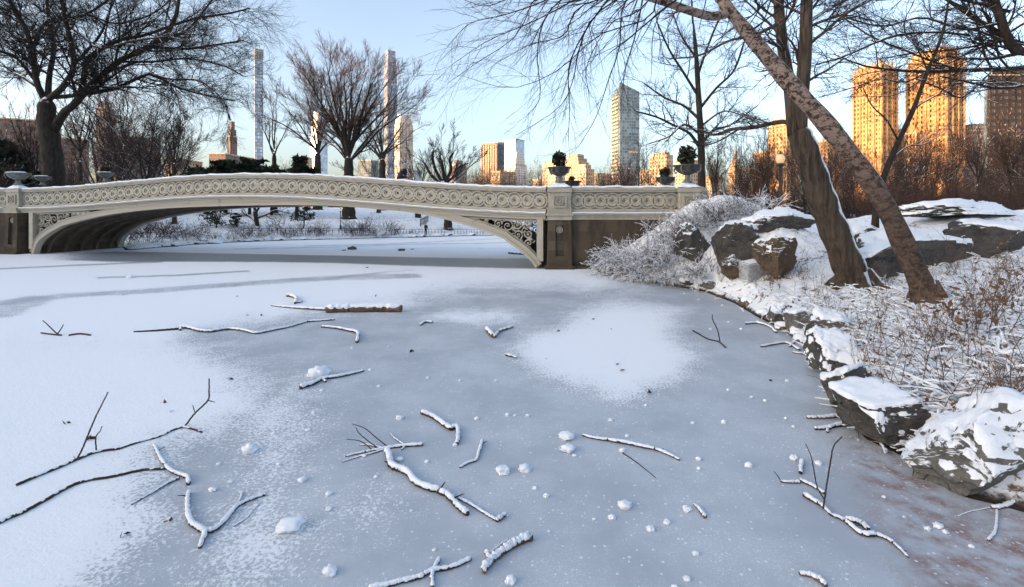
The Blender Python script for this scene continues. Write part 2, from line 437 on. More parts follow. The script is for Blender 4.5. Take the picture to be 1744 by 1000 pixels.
angs = np.concatenate([np.radians(np.linspace(-180, -60, 70)), np.radians(np.linspace(-60, 10, 220))[1:], np.radians(np.linspace(10, 62, 330))[1:], np.radians(np.linspace(62, 180, 50))[1:]])
rads = np.concatenate([[0.02], np.geomspace(0.6, 60, 470), np.geomspace(61, 9000, 90)])
gv, gq = polar_grid(angs, rads, ground_h)
mb = MB(); mb.add(gv, gq)
ground = mb.build("ground", M['bank'], None, True); tag(ground, kind="structure")

def ground_at(px, py):
    """where the photo pixel's line of sight meets the ground"""
    d = np.geomspace(2.5, 300, 4000)
    x = (px - CX) / F * d; z = HC - (py - YH) / F * d
    hit = np.nonzero(z <= np.maximum(ground_h(x, d), 0))[0]
    k = hit[0] if len(hit) else len(d) - 1
    return np.array([x[k], d[k], max(float(ground_h(x[k:k+1], d[k:k+1])[0]), 0.0)])

def gz(x, y): return float(ground_h(np.array([x]), np.array([y]))[0])

def poly_sd(px, py, poly, ys=1.0):
    poly = np.array(poly, float) * np.array([1, ys]); py = py * ys
    best = np.full(px.shape, 1e9); ins = np.zeros(px.shape, bool); n = len(poly)
    for i in range(n):
        a = poly[i]; b = poly[(i + 1) % n]; e = b - a
        tt = np.clip(((px - a[0]) * e[0] + (py - a[1]) * e[1]) / (e @ e + 1e-9), 0, 1)
        best = np.minimum(best, np.hypot(px - a[0] - tt * e[0], py - a[1] - tt * e[1]))
        cr = (a[1] > py) != (b[1] > py)
        ins ^= cr & (px < (b[0] - a[0]) * (py - a[1]) / (b[1] - a[1] + 1e-12) + a[0])
    return np.where(ins, best, -best)

def line_d(px, py, pts, ys=1.0):
    best = np.full(px.shape, 1e9)
    for (a, b) in zip(pts[:-1], pts[1:]):
        a = np.array(a, float) * [1, ys]; b = np.array(b, float) * [1, ys]; e = b - a
        tt = np.clip(((px - a[0]) * e[0] + (py * ys - a[1]) * e[1]) / (e @ e + 1e-9), 0, 1)
        best = np.minimum(best, np.hypot(px - a[0] - tt * e[0], py * ys - a[1] - tt * e[1]))
    return best

ia = np.radians(np.concatenate([np.linspace(-85, -52, 40), np.linspace(-52, 52, 420)[1:], np.linspace(52, 85, 30)[1:]]))
ir = np.geomspace(0.8, 75, 330)
iv, iq = polar_grid(ia, ir, lambda x, y: np.zeros_like(x))
d = np.maximum(iv[:, 1], 0.3)
ipx = CX + F * iv[:, 0] / d; ipy = YH + F * HC / d
cov = np.zeros(len(iv))
def cover(poly, soft, amt=1.0, ys=2.2):
    global cov
    cov = np.maximum(cov, amt * smooth(poly_sd(ipx, ipy, poly, ys), -soft, soft))
cover([(-3000,300),(1030,300),(1030,466),(1085,483),(1010,494),(905,486),(800,490),(720,505),(690,520),(560,530),(470,548),(380,556),(330,566),(300,585),(280,600),(-3000,610)], 95)
cover([(-3000,560),(300,560),(330,585),(400,630),(450,670),(440,700),(380,730),(300,755),(270,790),(240,850),(280,880),(230,930),(150,1000),(100,1200),(-3000,1500)], 150)
cover([(985,528),(1060,513),(1160,528),(1150,548),(1150,570),(1180,605),(1160,640),(1110,665),(1060,685),(1010,665),(930,640),(880,605),(900,570),(960,555)], 75)
cover([(725,540),(770,528),(850,526),(890,535),(870,548),(790,552)], 40, 0.8)
cover([(350,690),(520,640),(560,720),(480,860),(560,900),(460,1000),(300,1000),(420,800)], 130, 0.60)
cover([(640,800),(700,860),(640,930),(540,870)], 100, 0.42)
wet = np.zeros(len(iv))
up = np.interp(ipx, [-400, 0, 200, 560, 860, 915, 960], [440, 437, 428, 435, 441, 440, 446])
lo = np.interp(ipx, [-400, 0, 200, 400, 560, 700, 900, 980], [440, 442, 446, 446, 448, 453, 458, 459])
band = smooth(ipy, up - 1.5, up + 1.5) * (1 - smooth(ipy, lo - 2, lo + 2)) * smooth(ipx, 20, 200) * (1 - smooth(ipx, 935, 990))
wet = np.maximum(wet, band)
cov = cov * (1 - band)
def streak(pts, w, amt, ys=5.0):
    global cov
    cov = cov * (1 - amt * (1 - smooth(line_d(ipx, ipy, pts, ys), w * 0.5, w * 1.5)))
streak([(-300,540),(0,516),(120,503),(250,496),(360,487),(480,479),(560,474),(700,470)], 22, 0.62)
streak([(-300,560),(0,535),(60,510)], 34, 0.55)
streak([(-300,462),(0,458),(130,452),(270,446)], 7, 0.8)
streak([(170,473),(300,469),(420,462)], 8, 0.75)
streak([(560,474),(660,463),(700,460)], 8, 0.5)
streak([(520,419),(640,416),(760,411),(860,406)], 3.5, 0.7)
streak([(400,424),(560,421),(700,416),(800,415),(900,412)], 4, 0.75)
streak([(560,409),(660,408),(720,406)], 2.5, 0.6)
streak([(640,427),(740,422),(880,424)], 3, 0.5)
streak([(800,495),(900,500),(970,505)], 22, 0.7)
red = smooth(poly_sd(ipx, ipy, [(1430,690),(1490,755),(1610,805),(1650,860),(1800,880),(1800,1100),(1560,1000),(1500,880),(1450,800)], 1.5), -60, 60) * (1 - smooth(ipx, 2200, 2600))
mb = MB(); mb.add(iv, iq)
ice = mb.build("frozen_lake", M['ice'], None, True, (0, 0, 0)); tag(ice, kind="structure")
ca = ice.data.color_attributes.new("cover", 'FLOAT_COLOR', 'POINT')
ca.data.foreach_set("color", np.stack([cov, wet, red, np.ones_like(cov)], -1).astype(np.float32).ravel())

#@@BRIDGE
# ------------------------------------------------------------------ the bridge
BE = (BB - BA); BL = float(np.hypot(*BE)); BE = BE / BL
BN = np.array([-BE[1], BE[0]])                         # across the bridge, away from the camera
BW = 4.5
def ztop(s):
    u = np.clip(np.asarray(s, float) / BL, 0, 1)
    return 3.715 + (3.46 - 3.715) * u + 0.71 * (0.5 - 0.5 * np.cos(2 * np.pi * u))
def warp(v):
    """bridge coordinates (along, across, height below the rail's top) to the world"""
    s, tt, dz = v[:, 0], v[:, 1], v[:, 2]
    return np.stack([BA[0] + BE[0] * s + BN[0] * tt, BA[1] + BE[1] * s + BN[1] * tt, ztop(s) + dz], -1)
def warp_abs(v):
    s, tt, z = v[:, 0], v[:, 1], v[:, 2]
    return np.stack([BA[0] + BE[0] * s + BN[0] * tt, BA[1] + BE[1] * s + BN[1] * tt, z], -1)
ENDB = np.array([BB[0], BB[1]])
def wing_r(v):      # the level part over the right abutment, square to the view
    return np.stack([ENDB[0] + v[:, 0], ENDB[1] + v[:, 1], 3.46 + v[:, 2]], -1)
def wing_l(v):
    return np.stack([BA[0] - v[:, 0], BA[1] + v[:, 1], 3.715 + v[:, 2]], -1)

def sweep(mb, prof, ss, fn, zs=None):
    prof = np.array(prof, float); n = len(prof); ss = np.asarray(ss, float)
    v = np.zeros((len(ss), n, 3)); v[:, :, 0] = ss[:, None]; v[:, :, 1] = prof[None, :, 0]; v[:, :, 2] = prof[None, :, 1]
    if zs is not None: v[:, :, 2] += np.asarray(zs)[:, None]
    idx = np.arange(len(ss) * n).reshape(len(ss), n)
    i0 = idx[:-1]; i1 = idx[1:]
    q = np.stack([i0, i1, np.roll(i1, -1, 1), np.roll(i0, -1, 1)], -1).reshape(-1, 4)
    tri = []
    for row in (0, len(ss) - 1):
        for k in range(1, n - 1): tri.append((idx[row, 0], idx[row, k], idx[row, k + 1]))
    mb.add(fn(v.reshape(-1, 3)), q, tri)

PR_RAIL = [(-0.10,-0.20),(-0.13,-0.17),(-0.13,-0.13),(-0.17,-0.10),(-0.18,-0.05),(-0.14,0.0),(0.14,0.0),(0.18,-0.05),(0.17,-0.10),(0.13,-0.17),(0.10,-0.20)]
PR_PLINTH = [(-0.09,-0.92),(-0.11,-0.94),(-0.11,-1.09),(0.11,-1.09),(0.11,-0.94),(0.09,-0.92)]
PR_CORN = [(-0.30,-1.09),(-0.33,-1.11),(-0.33,-1.15),(-0.25,-1.19),(-0.24,-1.24),(-0.19,-1.26),(-0.17,-1.37),(0.12,-1.37),(0.12,-1.09)]
PR_SNOW = [(-0.15,0.001),(-0.155,0.03),(-0.09,0.07),(0.0,0.085),(0.09,0.07),(0.155,0.03),(0.15,0.001)]
PR_LEDGE = [(-0.325,-1.088),(-0.31,-1.062),(-0.20,-1.045),(-0.115,-1.05),(-0.115,-1.088)]

def annulus(mb, cs, cz, r0, r1, t0, t1, fn, seg=22, zs=1.0):
    a = np.arange(seg) / seg * 2 * np.pi
    ring = lambda r, tt: np.stack([cs + r * np.cos(a), np.full(seg, tt), cz + r * zs * np.sin(a)], -1)
    v = np.concatenate([ring(r0, t1), ring(r0, t0), ring(r1, t0), ring(r1, t1)])
    i = np.arange(seg); j = (i + 1) % seg
    q = np.concatenate([np.stack([k * seg + i, k * seg + j, (k + 1) * seg + j, (k + 1) * seg + i], -1) for k in range(3)])
    mb.add(fn(v), q)

def plate_cell(mb, s0, s1, z0, z1, r, tt, fn, hole=True):
    if not hole:
        v = np.array([(s0, tt, z0), (s1, tt, z0), (s1, tt, z1), (s0, tt, z1)]); mb.add(fn(v), [(0, 1, 2, 3)]); return
    k = 16; a = np.arange(k) / k * 2 * np.pi
    cs, cz = (s0 + s1) / 2, (z0 + z1) / 2
    hs, hz = (s1 - s0) / 2, (z1 - z0) / 2
    m = np.minimum(1 / np.maximum(np.abs(np.cos(a)), 1e-6), 1 / np.maximum(np.abs(np.sin(a)), 1e-6))
    ins = np.stack([cs + r * np.cos(a), np.full(k, tt), cz + r * np.sin(a)], -1)
    out = np.stack([cs + hs * m * np.cos(a), np.full(k, tt), cz + hz * m * np.sin(a)], -1)
    i = np.arange(k); j = (i + 1) % k
    mb.add(fn(np.concatenate([ins, out])), np.stack([i, k + i, k + j, j], -1))

def balustrade(s0, s1, fn, bridge, hole=True, cell=0.555, flip=None):
    mb = MB(); n = max(1, round((s1 - s0) / cell)); c = (s1 - s0) / n; zc = -0.56
    for i in range(n):
        a, b = s0 + i * c, s0 + (i + 1) * c; m = (a + b) / 2; o = 0.004 * (i % 2)
        plate_cell(mb, a, b, -0.92, -0.20, min(0.262, c * .46), 0.03, fn, True)
        if not hole: plate_cell(mb, a, b, -0.92, -0.20, 0, 0.075, fn, False)
        annulus(mb, m, zc, 0.292, 0.352, -0.055 - o, 0.03, fn)
        annulus(mb, m, zc, 0.122, 0.238, -0.046, 0.07, fn, 20)
        annulus(mb, m, zc, 0.055, 0.123, 0.0, 0.05, fn, 14)
        for q in range(4 if hole else 0):
            x = q * math.pi / 2 + math.pi / 4; e_ = np.array([math.cos(x), math.sin(x)]); f_ = np.array([-e_[1], e_[0]]) * .032
            c4 = [e_ * .21 - f_, e_ * .305 - f_, e_ * .305 + f_, e_ * .21 + f_]
            mb.add(fn(np.array([(m + k_[0], tt_, zc + k_[1]) for tt_ in (0.0, .05) for k_ in c4])), [(0,1,2,3),(0,4,5,1),(1,5,6,2),(2,6,7,3),(3,7,4,0)])
        for q in range(4):
            x = q * math.pi / 2 + math.pi / 4
            ax, az = m + 0.137 * math.cos(x), zc + 0.137 * math.sin(x)
            annulus(mb, ax, az, 0.0, 0.022, 0.0, 0.03, fn, 6)
        # dark slits cut through above, below and beside the inner ring
    return mb.build("balustrade_panel", M['paint'], bridge)

bridge = thing("bridge", "long low cream painted iron arch bridge spanning the frozen lake on brown stone piers", "bridge", (0, 0, 0))
SS = np.linspace(0.55, BL - 0.55, 90)
for side in (0, 1):
    fn = warp if side == 0 else (lambda v: warp(v * np.array([1, -1, 1]) + np.array([0, BW, 0])))
    mb = MB(); sweep(mb, PR_RAIL, SS, fn); hr = mb.build("handrail", M['paint'], bridge)
    zz = 0.02 * fbm(SS * 3.1 + side * 40, SS * 0 + 0.5); mb = MB(); sn = np.linspace(0.55, BL - 0.55, 420)
    sweep(mb, PR_SNOW, sn, fn, 0.05 * np.maximum(fbm(sn * 2.7 + side * 40, sn * 0 + 0.5), -0.5) - 0.004)
    mb.build("snow_cover", M['snow'], hr, True)
    balustrade(0.55, BL - 0.55, fn, bridge)
    mb = MB(); sweep(mb, PR_PLINTH, SS, fn); mb.build("plinth_course", M['paint'], bridge)
    mb = MB(); sweep(mb, PR_CORN, SS, fn); co_ = mb.build("cornice", M['paint_old'], bridge)
    mb = MB(); sweep(mb, PR_LEDGE, sn, fn, 0.02 * fbm(sn * 2.0 + 9 + side * 7, sn * 0 + 3.5)); mb.build("snow_cover", M['snow'], co_, True)

# arch: outer edge of the rib read off the photo, kept as (distance along, height)
ARC = [(64,426),(67,417),(74,409),(89.5,397),(112,385),(146,375),(189,366),(241,359),(300,354),(400,350.5),(480,349.5),(560,350),(640,353),(700,361),(747,370),(797,383),(830,394),(860,408),(884,424),(901,439),(909,448),(913,456)]
def to_bridge(px, py):
    k = (px - CX) / F
    s = (k * BA[1] - BA[0]) / (BE[0] - k * BE[1])
    d = BA[1] + BE[1] * s
    return s, HC - (py - YH) / F * d
AR = np.array([to_bridge(*p) for p in ARC])
AR[0, 1] = 0.02; AR[-1, 1] = 0.02
as_ = np.concatenate([np.linspace(AR[0, 0], AR[4, 0], 14), np.linspace(AR[4, 0], AR[-5, 0], 60)[1:-1], np.linspace(AR[-5, 0], AR[-1, 0], 14)])
az_ = np.interp(as_, AR[:, 0], AR[:, 1])
for _ in range(2): az_[1:-1] = 0.25 * az_[:-2] + 0.5 * az_[1:-1] + 0.25 * az_[2:]
ptan = np.gradient(np.stack([as_, az_], -1), axis=0); ptan /= np.linalg.norm(ptan, axis=1, keepdims=True)
pnor = np.stack([-ptan[:, 1], ptan[:, 0]], -1)
def rib(mb, t0, t1, w0, w1):
    """a curved bar along the arch, from w0 to w1 outside its inner edge"""
    a = np.stack([as_, az_], -1) + pnor * w0; b = np.stack([as_, az_], -1) + pnor * w1
    n = len(as_); b[:, 1] = np.minimum(b[:, 1], ztop(b[:, 0]) - 1.368); a[:, 1] = np.minimum(a[:, 1], b[:, 1] - 0.02)
    v = np.zeros((n, 4, 3))
    v[:, 0] = np.stack([a[:, 0], np.full(n, t0), a[:, 1]], -1); v[:, 1] = np.stack([b[:, 0], np.full(n, t0), b[:, 1]], -1)
    v[:, 2] = np.stack([b[:, 0], np.full(n, t1), b[:, 1]], -1); v[:, 3] = np.stack([a[:, 0], np.full(n, t1), a[:, 1]], -1)
    idx = np.arange(n * 4).reshape(n, 4); i0 = idx[:-1]; i1 = idx[1:]
    q = np.stack([i0, i1, np.roll(i1, -1, 1), np.roll(i0, -1, 1)], -1).reshape(-1, 4)
    mb.add(warp_abs(v.reshape(-1, 3)), np.concatenate([q, idx[[0]][:, ::-1], idx[[-1]]]))
for side in (0, 1):
    tt = (lambda a, b: (a, b)) if side == 0 else (lambda a, b: (BW - b, BW - a))
    mb = MB(); rib(mb, *tt(-0.22, 0.10), 0.0, 0.12); rib(mb, *tt(-0.17, 0.10), 0.123, 0.27); rib(mb, *tt(-0.20, 0.10), 0.273, 0.32)
    mb.build("arch_rib", M['paint_old'], bridge)
mb = MB()
for tt in np.linspace(0.55, BW - 0.55, 5):
    mb = MB(); rib(mb, tt - 0.06, tt + 0.06, 0.02, 0.30); mb.build("inner_rib", M['soffit'], bridge)
mb = MB(); rib(mb, 0.101, BW - 0.101, 0.24, 0.30); mb.build("soffit", M['soffit'], bridge)
mb = MB(); sd_ = np.linspace(0.3, BL - 0.3, 60)
sweep(mb, [(0.125,-1.16),(0.125,-1.33),(BW - 0.125,-1.33),(BW - 0.125,-1.16)], sd_, warp); mb.build("deck", M['soffit'], bridge)

# pierced scrollwork in the spandrels
def scroll(mb, cs, cz, r, turns, start, sgn, tt, rad):
    k = 26; u = np.linspace(0, 1, k); a = start + sgn * turns * 2 * np.pi * u; rr = r * (1 - 0.82 * u)
    p = np.stack([cs + rr * np.cos(a), np.full(k, tt), cz + rr * np.sin(a)], -1)
    mb.tubes(warp_abs(p), rad * (1 - 0.4 * u), 6)
    return p
def spandrel(left, tt):
    mb = MB(); rs = random.Random(5 if left else 6)
    edge = np.stack([as_, az_], -1) + pnor * 0.32
    se = as_[0] - 0.05 if left else as_[-1] + 0.05
    fs_ = np.linspace(se, se + (3.9 if left else -3.9), 30); oe = np.argsort(edge[:, 0])
    lo_ = np.interp(fs_, edge[oe, 0], edge[oe, 1]) + 0.03; hi_ = ztop(fs_) - 1.42
    mb.tubes(warp_abs(np.stack([fs_, fs_ * 0 + tt, np.minimum(lo_, hi_)], -1)), fs_ * 0 + 0.04, 5)
    mb.tubes(warp_abs(np.stack([fs_, fs_ * 0 + tt, hi_], -1)), fs_ * 0 + 0.05, 5)
    for row in range(9):
        s = se + (0.40 + row * 0.46) * (1 if left else -1)
        order = np.argsort(edge[:, 0]); zlo = float(np.interp(s, edge[order, 0], edge[order, 1])); zhi = float(ztop(s)) - 1.44
        H = zhi - zlo
        if H < 0.10: break
        n = max(1, round(H / 0.46)); r = H / n / 2
        for k in range(n):
            cz = zlo + r * (2 * k + 1); cs = s + rs.uniform(-0.04, 0.04)
            rad = 0.036 if r > 0.12 else 0.024
            p = scroll(mb, cs, cz, r * 1.02, 1.5, rs.uniform(0, 6.3), 1 if (row + k) % 2 else -1, tt, rad)
            for q in range(5):
                a = rs.uniform(0, 6.28); x = np.array([cs + r * math.cos(a) * 0.95, tt, cz + r * math.sin(a) * 0.95])
                y = x + np.array([math.cos(a + 0.8), 0, math.sin(a + 0.8)]) * min(0.16, r)
                mb.tubes(warp_abs(np.stack([x, (x + y) / 2, y])), np.array([0.022, 0.034, 0.006]), 5)
            mb.blob(warp_abs(np.array([[cs, tt - 0.02, cz]]))[0], (0.05, 0.05, 0.05), 1, 0.1)
    return mb.build("scroll_screen", M['paint'], bridge)
for left in (True, False):
    for tt in (-0.02, BW + 0.02): spandrel(left, tt)
    s0 = (as_[0] - 0.34, as_[0] - 0.06) if left else (as_[-1] + 0.06, as_[-1] + 0.34)
    for (a, b) in ((-0.20, 0.12), (BW - 0.12, BW + 0.20)):
        mb = MB(); mb.box((s0[0], a, 0.30), (s0[1], b, 1.0), lambda v: warp_abs(np.stack([v[:, 0], v[:, 1], np.where(v[:, 2] > 0.9, ztop(v[:, 0]) - 1.372, v[:, 2])], -1)))
        mb.build("end_post", M['paint'], bridge)

# stone: piers, abutments
def add_uv(o):
    me = o.data; uv = me.uv_layers.new(name="UVMap")
    n = len(me.loops); vi = np.zeros(n, np.int32); me.loops.foreach_get("vertex_index", vi)
    co = np.zeros(len(me.vertices) * 3, np.float32); me.vertices.foreach_get("co", co); co = co.reshape(-1, 3)
    nr = np.zeros(len(me.polygons) * 3, np.float32); me.polygons.foreach_get("normal", nr); nr = nr.reshape(-1, 3)
    lt = np.zeros(len(me.polygons), np.int32); me.polygons.foreach_get("loop_total", lt)
    nl = np.repeat(nr, lt, axis=0); c = co[vi]
    th = np.stack([-nl[:, 1], nl[:, 0]], -1); ln = np.linalg.norm(th, axis=1, keepdims=True)
    th = np.where(ln > 0.3, th / np.maximum(ln, 1e-6), np.array([[1.0, 0.0]]))
    u = c[:, 0] * th[:, 0] + c[:, 1] * th[:, 1]
    v = np.where(np.abs(nl[:, 2]) > 0.7, c[:, 1], c[:, 2])
    uv.data.foreach_set("uv", np.stack([u, v], -1).astype(np.float32).ravel())
    return o

def rosette(mb, fn, s, tt, z, r):
    annulus(mb, s, z, r * 0.80, r, tt - 0.08, tt, fn, 18)
    annulus(mb, s, z, 0.0, r * 0.24, tt - 0.09, tt, fn, 10)
    for k in range(8):
        a = k * math.pi / 4
        annulus(mb, s + r * 0.5 * math.cos(a), z + r * 0.5 * math.sin(a), 0.0, r * 0.19, tt - 0.035, tt, fn, 8)

def post(fn, s, back=False, half=0.47):
    """cream pedestal in the balustrade"""
    sg = -1 if not back else 1
    o = (lambda v: fn(v)) if not back else (lambda v: fn(v * np.array([1, -1, 1]) + np.array([0, BW, 0])))
    mb = MB()
    mb.box((s - half, -0.24, -1.085), (s + half, 0.30, -0.205), o)
    mb.box((s - half - 0.05, -0.29, -0.20), (s + half + 0.05, 0.35, -0.06), o)
    mb.box((s - half - 0.02, -0.26, -0.057), (s + half + 0.02, 0.32, 0.0), o)
    mb.box((s - half - 0.04, -0.28, -1.09), (s + half + 0.04, 0.29, -0.95), o)
    mb.box((s - half - 0.10, -0.42, -1.20), (s + half + 0.10, 0.30, -1.093), o)
    mb.box((s - half - 0.05, -0.36, -1.38), (s + half + 0.05, 0.30, -1.203), o)
    # raised frame round the sunk square
    for (a, b, c, d_) in ((-0.30, -0.24, -0.86, -0.32), (0.24, 0.30, -0.86, -0.32)): mb.box((s + a, -0.31, c), (s + b, -0.237, d_), o)
    for (c, d_) in ((-0.86, -0.80), (-0.38, -0.32)): mb.box((s - 0.238, -0.308, c), (s + 0.238, -0.237, d_), o)
    p = mb.build("pedestal", M['paint'], bridge)
    mb = MB(); rosette(mb, o, s, -0.24, -0.59, 0.17)
    for (a, c) in ((-0.19, -0.40), (0.19, -0.40), (-0.19, -0.78), (0.19, -0.78)): annulus(mb, s + a, c, 0, 0.045, -0.265, -0.24, o, 6)
    mb.build("rosette", M['paint_old'], p)
    mb = MB()                                               # snow heaped on top like a low pyramid
    k = 7; g = np.linspace(-1, 1, k * 2 + 1); X, Y = np.meshgrid(g, g, indexing='ij')
    hh = 0.30 * (1 - np.maximum(np.abs(X), np.abs(Y))) ** 0.9 + 0.02 + 0.02 * fbm(X * 3 + s, Y * 3)
    v = o(np.stack([s + X * (half + 0.03), 0.03 + Y * 0.30, hh], -1).reshape(-1, 3)); n_ = len(g)
    idx = np.arange(n_ * n_).reshape(n_, n_)
    mb.add(v, np.stack([idx[:-1, :-1], idx[1:, :-1], idx[1:, 1:], idx[:-1, 1:]], -1).reshape(-1, 4))
    mb.build("snow_cover", M['snow'], p, True)

def pier(fn, s, ztp):
    """fn takes heights below the rail's top; the pier goes down to the ice"""
    zb = -ztp - 0.2
    mb = MB()
    fl = lambda v: fn(np.stack([s + (v[:, 0] - s) * (1 + 0.10 * np.clip((-1.38 - v[:, 2]) / 2.2, 0, 1)), v[:, 1] - 0.06 * np.clip((-1.38 - v[:, 2]) / 2.2, 0, 1) * (v[:, 1] < 0), v[:, 2]], -1))
    h = 0.48
    mb.box((s - h, -0.30, zb), (s - 0.17, 0.3, -1.383), fl); mb.box((s + 0.17, -0.30, zb), (s + h, 0.3, -1.383), fl)
    mb.box((s - 0.168, -0.16, zb), (s + 0.168, 0.3, -1.385), fl)
    mb.box((s - 0.168, -0.30, -1.62), (s + 0.168, -0.163, -1.387), fl)
    mb.box((s - 0.168, -0.30, zb), (s + 0.168, -0.163, zb + 0.75), fl)
    mb.box((s - 0.62, -0.46, zb), (s + 0.62, 0.3, -ztp + 0.13), fn)
    p = add_uv(mb.build("pier", M['stone'], bridge))
    mb = MB(); rosette(mb, fn, s, -0.17, -1.80, 0.145); mb.build("rosette", M['paint'], p)
    mb = MB()
    for k in range(6):
        x, y, z = fn(np.array([[s + (0.05 if k % 2 else -0.05), -0.17, -2.02 - k * 0.075]]))[0]
        mb.blob((x, y, z), (0.09 - k * 0.006, 0.05, 0.07), 1, 0.3, 3, None, k)
    mb.build("carved_garland", M['stone'], p)

post(warp, 0.0); post(wing_r, 0.0); post(wing_r, 5.53, half=0.44)
post(warp, 0.0, True); post(lambda v: warp(v + np.array([BL, 0, 0])), 0.0, True)
pier(lambda v: warp(v), 0.0, 3.715); pier(wing_r, 0.0, 3.46)
for fn, s0, s1 in ((wing_r, 0.55, 5.05), (wing_l, 0.55, 9.0)):
    ss = np.linspace(s0, s1, 40)
    mb = MB(); sweep(mb, PR_RAIL, ss, fn); hr = mb.build("handrail", M['paint'], bridge)
    mb = MB(); sweep(mb, PR_SNOW, ss, fn, 0.05 * fbm(ss * 2.7, ss * 0 + 4.5)); mb.build("snow_cover", M['snow'], hr, True)
    balustrade(s0, s1, fn, bridge, False, 0.515)
    mb = MB(); sweep(mb, PR_PLINTH, ss, fn); mb.build("plinth_course", M['paint'], bridge)
    s2 = np.linspace(s0, s1 + 1.6, 40)
    mb = MB(); sweep(mb, PR_CORN, s2, fn); co_ = mb.build("cornice", M['paint'], bridge)
    mb = MB(); sweep(mb, PR_LEDGE, ss, fn, 0.02 * fbm(ss * 2.0 + 9, ss * 0 + 3.5)); mb.build("snow_cover", M['snow'], co_, True)
    mb = MB(); mb.box((s0 - 0.05, -0.13, -3.9), (s1 + 2.2, 0.6, -1.373), fn); mb.box((s0 + 0.12, -0.28, -3.9), (s1 + 2.2, -0.133, -3.36 if fn is wing_r else -3.6), fn)
    add_uv(mb.build("abutment_wall", M['stone'], bridge))
mb = MB()                                                       # inner faces of the abutments under the arch
mb.box((-0.6, 0.31, -0.2), (as_[0] - 0.07, BW + 0.1, 2.2), warp_abs)
add_uv(mb.build("abutment_face", M['stone'], bridge))
mb = MB(); mb.box((as_[-1] + 0.07, 0.31, -0.2), (BL + 0.6, BW + 0.1, 2.0), warp_abs)
add_uv(mb.build("abutment_face", M['stone'], bridge))
# the rail curving down and away past the last pedestal
mb = MB(); k = 14
cr = np.stack([ENDB[0] + 5.98 + 0.72 * np.sin(np.linspace(0, 1.4, k)), ENDB[1] + 1.6 * (1 - np.cos(np.linspace(0, 1.4, k))), 3.40 - 0.50 * np.linspace(0, 1, k) ** 1.8], -1)
mb.tubes(cr, np.full(k, 0.15), 8)
for i in range(k - 1):
    a, b = cr[i], cr[i + 1]
    v = np.array([a + [0, -.06, -1.0], b + [0, -.06, -1.0], b + [0, -.06, -.1], a + [0, -.06, -.1], a + [0, .06, -1.0], b + [0, .06, -1.0], b + [0, .06, -.1], a + [0, .06, -.1]])
    mb.add(v, [(0,1,2,3),(7,6,5,4),(3,2,6,7)])
sc_ = mb.build("end_scroll_rail", M['paint'], bridge, True)


def urn(cx, cy, z, sc, label, plant, snow, dark=True):
    t = thing("planter_urn", label, "urn", (cx, cy, z), 0.3, "planter urns on the bridge pedestals", sc)
    m = M['urn_dark'] if dark else M['bronze']
    mb = MB(); mb.lathe([(0.0, 0), (0.24, 0), (0.24, 0.05), (0.15, 0.10), (0.11, 0.20), (0.13, 0.28), (0.10, 0.34), (0.0, 0.35)], (0, 0, 0), 14); mb.build("foot", M['bronze'], t, True)
    mb = MB(); mb.lathe([(0.0, 0.34), (0.14, 0.34), (0.34, 0.42), (0.50, 0.56), (0.54, 0.70), (0.60, 0.72), (0.60, 0.77), (0.52, 0.78), (0.46, 0.70), (0.0, 0.66)], (0, 0, 0), 22)
    b = mb.build("bowl", m, t, True)
    for k in range(4):
        a = k * math.pi / 2 + 0.5; mb = MB(); u = np.linspace(0, 1, 9)
        rr = 0.50 + 0.10 * np.sin(u * math.pi); p = np.stack([rr * math.cos(a), rr * math.sin(a), 0.42 + 0.34 * u], -1)
        mb.tubes(p, np.full(9, 0.035), 6); mb.build("handle", M['bronze'], b, True)
    mb = MB()
    if snow: mb.blob((0, 0, 0.74), (0.50, 0.50, 0.12), 2, 0.2); mb.build("snow_cover", M['snow'], t, True)
    else: mb.blob((0, 0, 0.70), (0.47, 0.47, 0.06), 2, 0.15); mb.build("soil", M['deadwood_dark'], t, True)
    if plant:
        mb = MB(); rs = np.random.default_rng(int(cx * 10) % 97 + 3); n = int(330 * plant)
        c = rs.normal(0, 1, (n, 3)); c /= np.linalg.norm(c, axis=1, keepdims=True); c *= (.25 + .95 * rs.random((n, 1))) ** 0.7
        c = c * np.array([0.42, 0.42, 0.48]) * plant + np.array([0, 0, 0.72 + 0.52 * plant])
        leaf_cards(mb, c, rs, 0.06, 0.15); mb.build("shrub", M['holly'], t)
        mb = MB()
        for q in range(7):
            a = rs.random() * 6.28; mb.tubes(np.array([[0, 0, 0.7], [0.12 * math.cos(a), 0.12 * math.sin(a), 0.7 + 0.3 * plant], [0.26 * math.cos(a), 0.26 * math.sin(a), 0.72 + 0.7 * plant]]), np.array([0.02, 0.015, 0.006]), 4)
        mb.build("stem", M['twig'], t)
    return t

def leaf_cards(mb, c, rs, w, l):
    n = len(c); a = rs.normal(0, 1, (n, 3)); a /= np.linalg.norm(a, axis=1, keepdims=True)
    b = np.cross(a, rs.normal(0, 1, (n, 3))); b /= np.linalg.norm(b, axis=1, keepdims=True)
    k = (0.6 + 0.8 * rs.random((n, 1)))
    nn = np.cross(a, b) * 0.25
    v = np.stack([c - a * l * k, c + (b + nn) * w * k, c + a * l * k, c + (-b + nn) * w * k], 1)
    i = np.arange(n * 4).reshape(n, 4); mb.add(v.reshape(-1, 3), None, np.concatenate([i[:, [0, 1, 2]], i[:, [0, 2, 3]]]))

